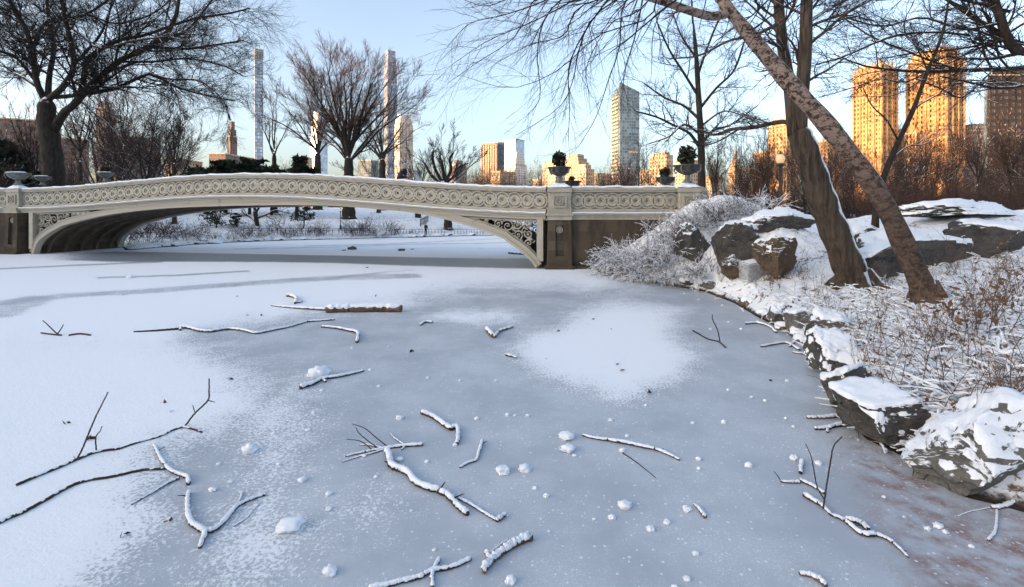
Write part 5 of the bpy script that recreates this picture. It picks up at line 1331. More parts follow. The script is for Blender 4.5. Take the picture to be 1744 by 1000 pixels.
SB = "snow laden bushes by the bridge end"
for k, (px, py, n, L, lean, lab) in enumerate([
  (1048,462,34,.9,(-.3,-.3,.5),"low snow crusted bush at the water's edge against the brown abutment wall"), (1085,466,44,1.2,(-.4,-.4,.5),"snow crusted bush spilling to the ice right of the abutment"), (1120,455,50,1.4,(-.5,-.3,.6),"white mounded bush between the abutment wall and the pointed boulder"),
  (1150,430,50,1.25,(-.5,-.3,.6),"snowy bush arching left above the pointed boulder"), (1165,405,54,1.05,(-.6,-.2,.6),"tangle of snowy switches just below the last bridge pedestal"), (1195,388,56,1.0,(-.6,-.1,.7),"feathery snow covered bush in front of the curved bridge end"),
  (1225,378,56,1.05,(-.4,0,.8),"feathery frosted bush right of the curved bridge end"), (1262,368,46,1.0,(-.2,0,.9),"frosted bush on the crest left of the flat topped outcrop"), (1145,476,34,.8,(-.5,-.4,.3),"low snowy bramble beside the ice below the pointed boulder"), (1190,470,34,.8,(-.3,-.4,.4),"low snowy bramble below the tall leaning slab"),
  (1105,478,40,.9,(-.4,-.5,.3),"white crusted bramble overhanging the ice"), (1070,452,40,1.2,(-.4,-.3,.6),"snowy bush leaning on the abutment wall")]):
    g = ground_at(px, py); up_ = 3 <= k <= 7
    bush("snowy_bush", lab, g, int(n * (.8 if up_ else .9)), L, 200 + k, lean, .55, 'twig_bush', True, SB, .011, -.10, (7, 5), rmin=.004 if up_ else .0045, sfrac=.35 if up_ else .62)

# frosted brush along the crest of the bank
for k in range(16):
    px = rs.uniform(1290, 1744); g = ground_at(px, rs.uniform(350, 362)); bush("frosted_brush", "low frosted brush on the snowy crest behind the leaning trunks", g, 16, rs.uniform(.6, 1.1), 230 + k, (0, 0, .8), .5, 'twig_snow', True, "frosted brush along the crest", .009, -.03, (5, 4), rmin=.004)

# bare shrubs filling the thicket behind the crest
def shrub_proto(seed, label, group, mat, n, L, spread, r=.016, droop=-.01, rmin=.007, snow=False):
    return bush("bare_shrub", label, (0, 0, 0), n, L, seed, (0, 0, 1.0), spread, mat, snow, group, r, droop, (6, 5), rmin=rmin)
LS = "leafless russet shrub filling the thicket behind the snowy right crest"
GS = "bare shrubs behind the right crest"
sp = [shrub_proto(301, LS, GS, 'twig_red', 30, 2.2, .45), shrub_proto(302, LS, GS, 'twig_red', 26, 2.6, .32), shrub_proto(303, LS, GS, 'twig', 30, 2.0, .55)]
us = set()
def put_s(protos, us, i, x, y, s, rs, label=None, group=None):
    z = gz(x, y) - .05; r = rs.uniform(0, 6.28)
    if i in us:
        o = dup(protos[i], (x, y, z), r, s, label, group)
    else:
        us.add(i); o = protos[i]; o.location = (x, y, z); o.rotation_euler = (0, 0, r); o.scale = (s, s, s)
        if label: o["label"] = label
        if group: o["group"] = group
    return o
for k in range(120):
    px = rs.uniform(1215, 1900); d = rs.uniform(27, 62); put_s(sp, us, rs.choice((0, 0, 1, 1, 2)), (px - CX) / F * d, d, rs.uniform(.7, 1.4), rs, LS, GS)
LW2 = "bare grey shrub on the snowy far bank under the bridge's arch"
sp2 = [shrub_proto(311, LW2, "shrubs on the far bank", 'twig', 22, 1.7, .5, .014, -.02, .007, False), shrub_proto(312, LW2, "shrubs on the far bank", 'twig_red', 24, 1.5, .55, .013, -.02, .007, False)]
us2 = set()
for k, (px, py, s) in enumerate([(225,415,1.3),(245,405,1.3),(262,411,1.5),(285,404,1.5),(305,410,1.2),(322,404,1.1),(340,410,.9),(365,409,.8),(395,410,.8),(420,407,1.0),(432,402,1.2),(452,405,.9),(470,401,1.5),(486,403,1.0),(500,404,.8),(520,401,1.4),(540,403,1.2),(552,400,1.0),(592,401,1.3),(608,402,1.4),(622,401,1.5),(640,401,1.2),(664,400,1.3),(675,399,1.2),(700,399,.5),(610,397,1.1),(250,397,1.3),(282,396,1.1),(345,400,1.0),(405,398,1.0)]):
    g = ground_at(px, py); put_s(sp2, us2, k % 2, g[0], g[1], s * .62, rs, LW2, "shrubs on the far bank")
for cx, d, wp, yt, lab in ((368, 43, 62, 366, "round dark green yew on the far bank under the arch"), (402, 44, 30, 376, "small dark green yew right of the round yew on the far bank")):
    evergreen("yew_bush", lab, cx, d, wp / F * d, (402 - yt) / F * d, None, 81 + cx, 1100, elev=.1)["category"] = "bush"
D = 47
evergreen("small_pine", "little open pine with drooping layers seen under the bridge's arch", 517, D, 54 / F * D, 2.3, None, 84, 600, elev=.35)
D = 46
tree("small_tree", "low crooked olive barked tree on the far bank under the arch", P(437, 398, D), [P(437,400,D), P(438,385,D), P(436,370,D), P(434,357,D)], np.array([9,8,8,7]) / F * D / 2, [LB([(436,372),(455,365),(470,358),(486,362)], (5,3,2), D), LB([(437,380),(424,368),(412,362)], (4,3,2), D, 1), LB([(435,360),(430,345),(420,335)], (6,4,2), D), LB([(436,362),(446,345),(452,330)], (5,3,2), D)],
     [dict(n=8, u0=.2, ratio=(.25, .5), rr=.5, rmin=.014, N=5), dict(n=6, u0=.2, ratio=(.35, .6), rr=.6, rmin=.009, N=4)], M['bark'], M['twig'], 87)
for px, yb, w, lab, lit in ((763, 390, 12, "thick snow flecked trunk on the far bank right of the standing person", 0), (712, 372, 9, "short dark trunk beyond the far path, left of the arch's right shoulder", 0), (645, 362, 6, "distant dark trunk on the far slope under the arch", 0)):
    D = ground_at(px, yb)[1]; vase(px, yb, 230 if w > 10 else 250, D, 110, 6, w, 330, lab, 400 + px, "bare_tree", M['twig'], n2=7, group="far bank trees")

# dry weeds on the near bank
def weed_mesh(seed, n, L, mat, heads):
    rs = np.random.default_rng(seed)
    dr = unit(np.stack([rs.normal(0, .28, n), rs.normal(0, .28, n), np.ones(n)], -1)); N = 7; P_ = np.zeros((n, N, 3)); P_[:, 0] = rs.normal(0, .11, (n, 3)) * [1, 1, 0]
    st = (L * (.4 + .8 * rs.random(n)) / (N - 1))[:, None]
    for k in range(1, N):
        dr = unit(dr + .09 * rs.normal(0, 1, (n, 3))); P_[:, k] = P_[:, k - 1] + dr * st
    R_ = np.linspace(1, .5, N)[None] * (.0032 + .0025 * rs.random((n, 1)))
    mb = MB(); mb.tubes(P_, R_, 4, False); P2, R2 = sprout(P_, R_, 4, rs, u0=.35, ratio=(.12, .4), ang=(25, 60), rr=.7, rmin=.0022, N=4, trop=.1); mb.tubes(P2, R2, 3, False)
    hb = MB(); c = np.concatenate([P2[:, -1], P_[:, -1]]); c = c[rs.random(len(c)) < heads]
    if len(c): leaf_cards(hb, c + rs.normal(0, .008, c.shape), rs, .010, .022)
    return mb, hb
WP = []
for k, (n, L, hd) in enumerate([(7, .75, .3), (10, .6, .5), (5, .95, .2), (9, .45, .6), (6, .8, .9)]):
    mb, hb = weed_mesh(500 + k, n, L, 'weed', hd)
    t = thing("dry_weed", "clump of dry reddish stalks standing in the snow of the right bank", "weed", (0, 0, 0), 0, "dry weeds on the right bank")
    mb.build("stalk", M['weed'], t); tag(hb.build("seed_head", M['leaf_dry'], t), kind="stuff"); WP.append(t)
uw = set()
WZ = [(1190,468),(1250,490),(1320,505),(1430,500),(1540,470),(1744,430),(1744,760),(1690,740),(1640,700),(1500,690),(1470,640),(1420,570),(1340,525),(1230,500)]
cnt = 0; wz = np.array(WZ, float)
while cnt < 42:
    px, py = rs.uniform(1190, 1744), rs.uniform(440, 755)
    if poly_sd(np.array([px]), np.array([py]), WZ)[0] < 0: continue
    if rs.random() < (.35 if px < 1400 else .3): continue
    g = ground_at(px, py); cnt += 1; i = rs.randrange(5); s = rs.uniform(.5, 1.05)
    if i in uw: dup(WP[i], g, rs.uniform(0, 6.28), s)
    else: uw.add(i); WP[i].location = [float(x) for x in g]; WP[i].scale = (s, s, s)
for (px, py) in [(1212,455),(1222,468),(1246,474),(1258,480),(1300,480),(1312,474),(1326,478),(1342,476),(1356,472),(1290,445),(1300,450),(1230,480),(1370,478),(1205,470),(1330,490),(1310,495)]:
    o = dup(WP[rs.randrange(5)], ground_at(px, py), rs.uniform(0, 6.28), rs.uniform(.8, 1.3), "tuft of russet dry stalks growing against the dark boulders and pale block", "dry tufts among the boulders")
# one big clump with clinging leaves at the right
for k, (px, py, lab) in enumerate([(1690,560,"thick clump of dark dry stalks with clinging brown leaves right of the birch"),(1735,520,"leafy dry clump at the right edge below the rounded ledge"),(1640,590,"russet leafy stalks in front of the birch's foot")]):
    g = ground_at(px, py); t = bush("leafy_weed", lab, g, 15, .9, 560 + k, (0, 0, 1), .3, 'weed', False, None, .006, 0, (4, 3), rmin=.003, cat="weed")
    hb = MB(); r2 = np.random.default_rng(k + 5); leaf_cards(hb, r2.normal(0, 1, (60, 3)) * [.22, .22, .18] + [0, 0, .5], r2, .022, .05); tag(hb.build("leaf", M['leaf_dry'], t), kind="stuff")
# dry leaves and flattened stems lying under the snow crust
mb = MB(); r2 = np.random.default_rng(12); pts = []
while len(pts) < 700:
    px, py = r2.uniform(1190, 1744), r2.uniform(440, 760)
    if poly_sd(np.array([px]), np.array([py]), WZ)[0] > 0: pts.append(ground_at(px, py) + [0, 0, .015])
leaf_cards(mb, np.array(pts), r2, .018, .035); o = mb.build("leaf_litter", M['leaf_dry']); tag(o, "scattered brown leaves on the snow of the right bank", "leaves", kind="stuff")
mb = MB(); q = []
for k in range(2600):
    p = pts[r2.integers(len(pts))] + r2.normal(0, .35, 3) * [1, 1, 0]; p[2] = gz(p[0], p[1]) + .02; a = r2.random() * 6.28; L = r2.uniform(.06, .4)
    e = np.array([math.cos(a), math.sin(a), r2.uniform(0, .45)]) * L; q.append(np.stack([p, p + e * .5 + [0, 0, .03], p + e]))
q = np.array(q); mb.tubes(q[:1500], np.tile([.010, .015, .005], (1500, 1)) * r2.uniform(.5, 1.3, (1500, 1)), 5); o = mb.build("snowy_grass", M['snow']); tag(o, "snow crusted flattened stems on the right bank", "grass", kind="stuff")
mb = MB(); mb.tubes(q[1500:], np.tile([.004, .004, .002], (1100, 1)), 4); o = mb.build("dry_grass", M['weed']); tag(o, "flattened dry stems on the right bank", "grass", kind="stuff")
#@@DEBRIS
# ------------------------------------------------------------------ fallen branches and lumps of snow on the ice
def fallen(name, label, lines, snow=1.0, mat='deadwood_dark', cat="branch", seed=0, end_bark=False, group=None):
    """lines: (photo points, width in photo pixels at start and end, heights above the ice along it)"""
    b = G(*lines[0][0][0]); t = thing(name, label, cat, b); mb = MB(); sb = MB(); rs = np.random.default_rng(seed + 900)
    for ln in lines:
        pts, w0, w1 = ln[0], ln[1], ln[2]; hz = ln[3] if len(ln) > 3 else None
        n = max(16, len(pts) * 10); n += n % 2
        dd = np.array([G(*p)[1] for p in pts]); s = dd / F
        wr = np.interp(np.linspace(0, 1, len(pts)), [0, 1], [w0, w1]) * s / 2
        h = np.array(hz) if hz else np.zeros(len(pts))
        p3 = []
        for (px, py), hh, r in zip(pts, h, wr):
            z = r * .8 + hh; d = F * HC / (py - YH) if not hz else None
            if hz:                                   # a raised twig: keep it over the foot's own depth
                d0 = G(*(ln[4] if len(ln) > 4 else pts[0]))[1]; q = P(px, py, d0); p3.append([q[0], d0, max(q[2], r)])
            else:
                q = G(px, py, z); p3.append(q)
        p3 = resample(np.array(p3), n) - b; R = np.interp(np.linspace(0, 1, n), np.linspace(0, 1, len(wr)), wr)
        R = R * (1 + .10 * fbm(np.arange(n) * .7 + seed, np.full(n, seed * 1.3))); p3[1:-1] += rs.normal(0, .12, (n - 2, 3)) * R[1:-1, None] * [1, 1, .3]
        br = R * (0.88 if snow > .5 and not end_bark else .98)
        mb.tubes(p3, br, 8)
        if not hz and 5 <= w0 <= 11 and len(pts) > 3:                    # short broken side twigs
            for q in range(rs.integers(0, 3)):
                i = int(rs.integers(2, n - 3)); tg = unit(p3[i + 1] - p3[i]); sd_ = np.array([-tg[1], tg[0], 0]) * rs.choice((-1, 1)); L = R[i] * rs.uniform(2, 5)
                e = unit(tg * rs.uniform(.2, .9) + sd_ + [0, 0, rs.uniform(.1, .7)])
                mb.tubes(np.array([p3[i], p3[i] + e * L * .5 + rs.normal(0, .05 * L, 3), p3[i] + e * L]), np.array([.32, .24, .12]) * R[i], 5)
        if snow > 0 and not hz or (hz and snow > 1.2):
            cov_ = smooth(fbm(np.arange(n) * .5 + seed * 3, np.full(n, 4.5)), -.62, -.40) if snow >= .9 else smooth(fbm(np.arange(n) * .35 + seed * 3, np.full(n, 2.5)), .35 - snow, .55 - snow)
            sr = R * cov_ * (.86 + .42 * fbm(np.arange(n) * .9 + seed, np.full(n, seed + 7.3)))
            sr[0] *= .6; sr[-1] *= .5
            q = p3 + np.array([0, 0, 1]) * (R * .52)[:, None]
            if cov_.max() > .1: sb.tubes(q, np.maximum(sr, .0008), 10)
    mb.build("wood", M[mat], t, True)
    if sb.n:
        sb.build("snow_cover", M['snow'], t, True)
    return t

FB = [
 ("snowy_log","short thick brown log capped with snow, in front of the arch",[([(557,527),(600,526),(645,525.5),(683,526)],13,13)],1,'deadwood','log',True),
 ("fallen_branch","thin straight snowy branch reaching left from the snow capped log",[([(462,520),(490,523),(520,525),(556,527)],3,6)],1,'deadwood',None,False),
 ("fallen_branch","small curled piece of wood behind the snow capped log",[([(489,503),(497,504),(504,508),(503,516)],6,5),([(503,513),(510,515),(514,512)],4,3)],1,'deadwood',None,False),
 ("fallen_branch","long crooked snow lined branch with a thin dark left tail",[([(307,556),(321,558),(341,563),(361,564),(385,560),(412,562),(437,567),(464,562),(494,556),(522,548),(545,546),(570,544)],6,3),([(307,562),(308,556),(316,558)],4,3)],1,'deadwood_dark',None,False),
 ("fallen_branch","thin dark bare stick tailing left from the long crooked branch",[([(228,565),(265,563),(305,560)],2.5,4)],0,'deadwood_dark',None,False),
 ("fallen_branch","snowy branch bent sharply down at its right end",[([(548,556),(570,558),(592,562),(609,567),(608,582)],4,6)],1,'deadwood_dark',None,False),
 ("fallen_branch","straight snowy branch lying in front of the egg shaped snow lump",[([(511,660),(535,652),(548,645),(575,641),(600,636),(619,631)],8,4),([(548,645),(555,650)],5,4)],1,'deadwood_dark',None,False),
 ("fallen_branch","forked broken branch with a pale torn end near the big snow patch",[([(829,560),(835,567),(842,573)],7,8),([(842,573),(850,564),(862,560),(873,556)],5,4)],.7,'deadwood',None,False),
 ("fallen_branch","thick snowy branch with a hooked lower end, middle of the ice",[([(718,702),(732,707),(744,714),(758,724),(768,730)],8,8),([(766,730),(778,727),(780,742),(778,756)],8,7)],1,'deadwood_dark',None,False),
 ("fallen_branch","short snowy stick bent in the middle, right of the hooked branch",[([(822,750),(815,770),(811,783),(797,788),(783,796)],6,4)],1,'deadwood_dark',None,False),
 ("fallen_branch","largest curving snow covered branch in the foreground with a short dark stub",[([(659,767),(663,782),(668,793),(690,803),(712,824),(748,836),(765,846),(778,860),(796,875)],11,10),([(748,838),(752,830),(758,821)],4,2,[0,.06,.12])],1,'deadwood_dark',None,False),
 ("fallen_branch","thinner snowy branch ending in a knob beside the largest curving branch",[([(780,848),(798,857),(816,868),(832,878),(846,886)],5,5),([(846,886),(854,881),(860,876)],8,7)],1,'deadwood_dark',None,False),
 ("twiggy_branch","bushy fallen branch with many raised dark twigs, left of the hooked branch",[([(720,757),(690,759),(664,762),(640,766),(615,771),(588,777)],6,3),([(664,762),(640,770),(610,778),(582,787)],4,2),([(690,759),(680,752),(672,746),(664,738)],3,2),([(650,764),(630,758),(612,758)],4,2),([(660,762),(640,745),(622,730),(600,722)],2.2,1.2,[0,.1,.2,.3]),([(645,765),(628,752),(612,738),(606,728)],2.2,1.2,[0,.1,.2,.3]),([(635,768),(615,752),(590,748)],2,1.2,[0,.08,.15]),([(690,759),(684,766)],3,3)],1,'deadwood_dark',None,False),
 ("fallen_branch","forked snowy branch running out of the bottom of the picture",[([(628,1002),(660,996),(692,988),(715,982),(736,972),(768,966),(802,951)],9,7),([(748,951),(741,965),(736,978),(737,1003)],7,7)],1,'deadwood_dark',None,False),
 ("fallen_branch","thick furry snow covered branch at the bottom middle",[([(822,973),(832,959),(844,948),(860,936),(872,928),(890,919),(906,914)],12,14),([(832,945),(845,934),(866,918)],5,3),([(834,948),(828,941)],9,8)],1,'deadwood',None,False),
 ("fallen_branch","long straight pointed snowy branch right of the two oval snow lumps",[([(992,741),(1012,746),(1035,749),(1052,752)],4,6),([(1050,751),(1080,757),(1112,764),(1135,772),(1157,783)],7,4)],1,'deadwood_dark',None,False),
 ("twiggy_branch","snow covered branch with tall upright dark twigs in the lower right",[([(1369,842),(1385,852),(1400,861),(1416,877)],9,5),([(1416,877),(1430,882),(1446,892),(1466,908),(1490,910)],5,9),([(1440,883),(1465,890),(1478,902)],8,9),([(1488,909),(1510,917),(1530,932),(1547,949)],7,3.5),([(1330,820),(1345,821),(1362,821)],4,5),([(1362,817),(1385,828),(1404,840)],6,5),([(1402,868),(1408,826),(1414,790),(1420,760),(1434,744)],3,1.5,[0,.2,.3,.4,.5]),([(1404,852),(1392,830),(1386,800),(1381,776),(1372,756)],2.6,1.2,[0,.1,.2,.3,.4]),([(1330,820),(1324,810),(1318,803)],2,1.2,[0,.03,.06])],1,'deadwood_dark',None,False),
 ("fallen_branch","small snowy stick with an orange brown end at the bottom right",[([(1362,977),(1375,978),(1390,984),(1406,995)],7,10)],1,'deadwood',None,False),
 ("fallen_branch","upper of two snowy sticks poking out of the shore by the snow plastered boulder",[([(1374,711),(1400,711),(1424,709),(1450,712),(1472,713)],5,8)],1,'deadwood',None,False),
 ("fallen_branch","lower of two snowy sticks poking out of the shore, with a short downward spur",[([(1388,730),(1410,728),(1432,723),(1470,717)],6,8),([(1410,728),(1409,736)],5,4)],1,'deadwood_dark',None,False),
 ("fallen_branch","snowy branch with a hanging twig in the right bottom corner",[([(1744,851),(1725,857),(1703,864),(1688,864)],9,6),([(1688,864),(1670,868),(1650,872),(1630,880)],2,1.5),([(1698,868),(1697,890),(1694,906),(1683,920)],4,5)],1,'deadwood',None,False),
 ("twiggy_branch","long thin dark branch with two upright twigs on the left snow field",[([(28,826),(60,812),(100,796),(132,782),(164,770),(204,764)],5,4),([(204,764),(240,752),(270,744),(296,732),(316,728),(344,736)],3,3),([(132,782),(140,765),(152,736),(162,712),(172,692),(184,668)],3,1.5,[0,.1,.2,.3,.4,.5]),([(164,770),(163,745),(170,735),(174,726)],2.4,1.2,[0,.05,.08,.1]),([(316,726),(332,704),(354,682),(356,665),(356,645)],3,1.6,[0,.1,.2,.3,.4]),([(354,682),(366,685)],1.6,1,[0,.05],(316,726)),([(332,703),(328,690)],1.5,1,[0,.05],(316,726))],.45,'deadwood_dark',None,False),
 ("fallen_branch","long bowed dark branch across the lower left corner",[([(-10,894),(20,880),(40,872),(80,850),(120,828),(150,818),(190,812),(240,801),(284,798)],6,4)],.4,'deadwood_dark',None,False),
 ("fallen_branch","snowy branch curving down from the tip of the bowed dark branch",[([(262,757),(268,770),(274,782),(288,799),(306,808),(318,812),(321,824)],5,7)],1,'deadwood_dark',None,False),
 ("fallen_branch","thin snow lined stick pointing down left, under the bowed dark branch",[([(224,859),(245,847),(264,836),(285,823),(305,814)],3,5)],.8,'deadwood_dark',None,False),
 ("fallen_branch","large snowy Y shaped branch in the lower left with dark parallel twigs",[([(322,838),(319,850),(319,866),(322,882),(328,892),(340,900),(350,905)],7,10),([(350,905),(346,918),(340,932)],10,7),([(350,905),(364,902),(376,894),(390,878),(405,861),(428,850),(452,842)],9,5),([(376,888),(395,866),(408,852),(412,838)],4,3),([(398,896),(420,882),(432,868),(444,856)],2.5,1.5)],1,'deadwood_dark',None,False),
 ("twiggy_branch","bare little twig fan on the snow far left",[([(70,567),(85,569),(104,571)],2.5,3),([(98,570),(90,562),(82,554),(73,546)],2,1.2,[0,.05,.1,.15]),([(98,570),(104,560),(108,553)],2,1.2,[0,.05,.1])],0,'deadwood_dark',None,False),
 ("fallen_branch","tiny dark stick on the snow right of the little twig fan",[([(117,571),(136,568.5),(154,570.5)],3,3)],0,'deadwood_dark',None,False),
 ("twiggy_branch","thin dark forked twig standing out of the ice near the right shore",[([(1180,563),(1205,577),(1224,582),(1236,592)],2.4,2.4),([(1226,582),(1222,562),(1214,545),(1213,536)],2.2,1.2,[0,.1,.2,.3])],0,'deadwood_dark',None,False),
 ("fallen_branch","snowy fallen twigs in the shallows below the blunt edge stone",[([(1270,551),(1290,550),(1310,556),(1322,566)],4,4),([(1296,590),(1318,586),(1340,584),(1362,596)],4,4),([(1345,590),(1360,575),(1382,560),(1384,545)],4,4),([(1350,600),(1370,603),(1380,608)],3,3)],1,'deadwood_dark',None,False),
 ("fallen_branch","small snowy stick on the left edge of the pale snow patch",[([(716,553),(724,548),(736,549)],4,4)],1,'deadwood_dark',None,False),
 ("fallen_branch","small snowy stick touching the big round snow patch",[([(862,604),(870,606),(880,609)],5,4)],1,'deadwood_dark',None,False),
 ("fallen_branch","faint thin dark twig trailing from the round lump near the pointed branch",[([(1060,771),(1085,788),(1117,814)],2,1)],0,'deadwood_dark',None,False),
 ("fallen_branch","short upright snowy peg lying by the upright twigs",[([(1366,784),(1364,794),(1363,805)],7,7)],1,'deadwood_dark',None,False),
 ("fallen_branch","little snowy stick right of the middle clumps at the lower right",[([(1181,858),(1190,866),(1201,880)],3,8)],1,'deadwood',None,False),
]
for k, (nm, lab, lines, sn, mat, cat, eb_) in enumerate(FB):
    fallen(nm, lab, lines, sn, mat, cat or "branch", k, eb_)

def lump(px, py, w, h, label, group, seed, flat=.75):
    g = G(px, py + h * .3); s = g[1] / F; r = w * s / 2 * .88
    mb = MB(); mb.blob((0, 0, r * .35), (r, r * .85, r * flat), 3, .26, 2.1, -r * .35, seed); sz = mb.build("snow_lump", M['snow'], None, True, [float(x) for x in g]); tag(sz, label, "snow lump", group)
    return sz
BIG = [(543,636,40,16,"egg shaped snow lump behind the straight snowy branch",.6),(965,743,30,11,"upper of two oval snow lumps left of the long pointed branch",.45),(967,764,28,13,"lower of two oval snow lumps left of the long pointed branch",.45),(857,801,28,12,"flat oval snow lump left of the notched lump",.5),(893,797,22,15,"notched white lump right of the flat oval lump",.8),(494,891,50,34,"largest fluffy snow heap, lower left of centre",.35),(425,764,26,20,"rounded snow heap left of the bushy fallen branch",.8),(562,972,26,14,"fluffy snow heap near the bottom left of the forked branch",.6),(680,782,14,9,"small white heap beside the largest curving branch",.6),(870,988,20,13,"brown flecked snow ball at the bottom middle",.8),(1064,860,26,13,"oblong snow lump in the lower middle right",.5),(1042,880,14,11,"pointed snow lump left of the lone heart shaped lump",.7),(1108,899,16,14,"rounded snow lump below the oblong one",.7),(1136,888,13,11,"small capped lump right of the rounded one",.8),(1275,791,14,13,"round snow ball with a thin twig, right of the pointed branch",.9),(1352,779,16,11,"snow lump left of the short snowy peg",.7),(1394,787,13,12,"tilted oval snow lump right of the short snowy peg",.7),(1060,766,11,11,"round snow ball on the dark trailing twig",.9),(1233,717,9,11,"small snow ball with an upright stalk",.9),(930,843,11,11,"round dark footed snow ball in the lower middle",.9),(222,472,14,5,"snow crusted clod on the far left ice band",.5)]
for k, (x, y, w, h, lab, fl) in enumerate(BIG): lump(x, y, w, h, lab, None, k, fl)
SM = [(812,712,9),(864,706,9),(877,707,6),(898,708,8),(1040,715,9),(1068,742,8),(978,776,8),(727,786,9),(680,711,14),(775,757,9),(911,831,9),(1190,781,11),(1190,797,8),(1280,676,7),(1303,682,7),(1180,720,7),(645,657,7),(728,643,6),(600,592,6),(662,590,5),(548,665,8),(534,703,7),(525,732,9),(466,738,9),(372,790,8),(360,832,10),(393,820,10),(363,833,13),(475,790,8),(515,816,16),(560,840,12),(1352,726,7),(1338,712,6),(1290,548,7),(1100,690,6),(845,648,6),(783,648,6),(1170,866,16),(1184,942,12),(1170,985,14),(1150,1000,14),(740,936,7),(560,866,12),(640,812,8),(620,776,9),(1240,664,6),(1340,648,7),(1180,600,5),(1210,560,5),(1240,548,5),(1230,520,5),(1262,560,6),(1190,510,4),(1165,500,4),(290,700,7),(1580,900,12),(1700,842,14),(1655,930,10),(1598,895,16),(1610,905,10),(1540,880,6),(1505,846,7),(630,630,7),(1012,884,7),(700,870,7),(935,905,6)]
for k, (x, y, w) in enumerate(SM): lump(x, y, w, w * .7, "small round lump of snow on the grey ice", "small snow lumps on the ice", 50 + k, .7)
mb0 = MB(); r2 = np.random.default_rng(8); leaf_cards(mb0, np.array([[0, 0, .012]]), r2, .05, .09)
for k, (x, y) in enumerate([(275,688),(110,723),(207,915),(282,892),(150,750),(390,648),(208,503),(1002,505),(1050,622),(1058,632),(1105,671),(930,613),(1040,562),(1010,545),(640,505),(445,538),(700,600),(420,538),(950,565),(1312,650),(735,486),(402,506)]):
    g = G(x, y); mb = MB(); r3 = np.random.default_rng(k); s = .7 + .6 * r3.random(); leaf_cards(mb, np.array([[0, 0, .012 + .01 * s], [.02, .03, .01]]), r3, .016 * s, .032 * s); o = mb.build("dead_leaf", M['leaf_dry'] if k % 3 == 0 else M['deadwood_dark'], None, False, [float(v) for v in g]); tag(o, "single dark dead leaf frozen to the snow covered ice", "leaf", "dead leaves on the ice")
for k, (x, y, r) in enumerate([(685,427,.25),(601,425,.35),(585,427,.15),(702,425,.12),(625,456,.07)]):
    g = G(x, y); rock("lake_stone", "dark stone or clod showing above the ice beyond the arch", (g[0], g[1], r * .2), (r, r * .8, r * .5), 170 + k, 'rock', 0, 0, .2, "dark clods on the far ice", "stone", .02, 5, (.6, .9), 2)
fallen("fallen_branch", "dark stick on the far ice in front of the right spandrel", [([(866,431),(878,432),(893,433)], 3, 3)], .4, 'deadwood_dark', "branch", 77)
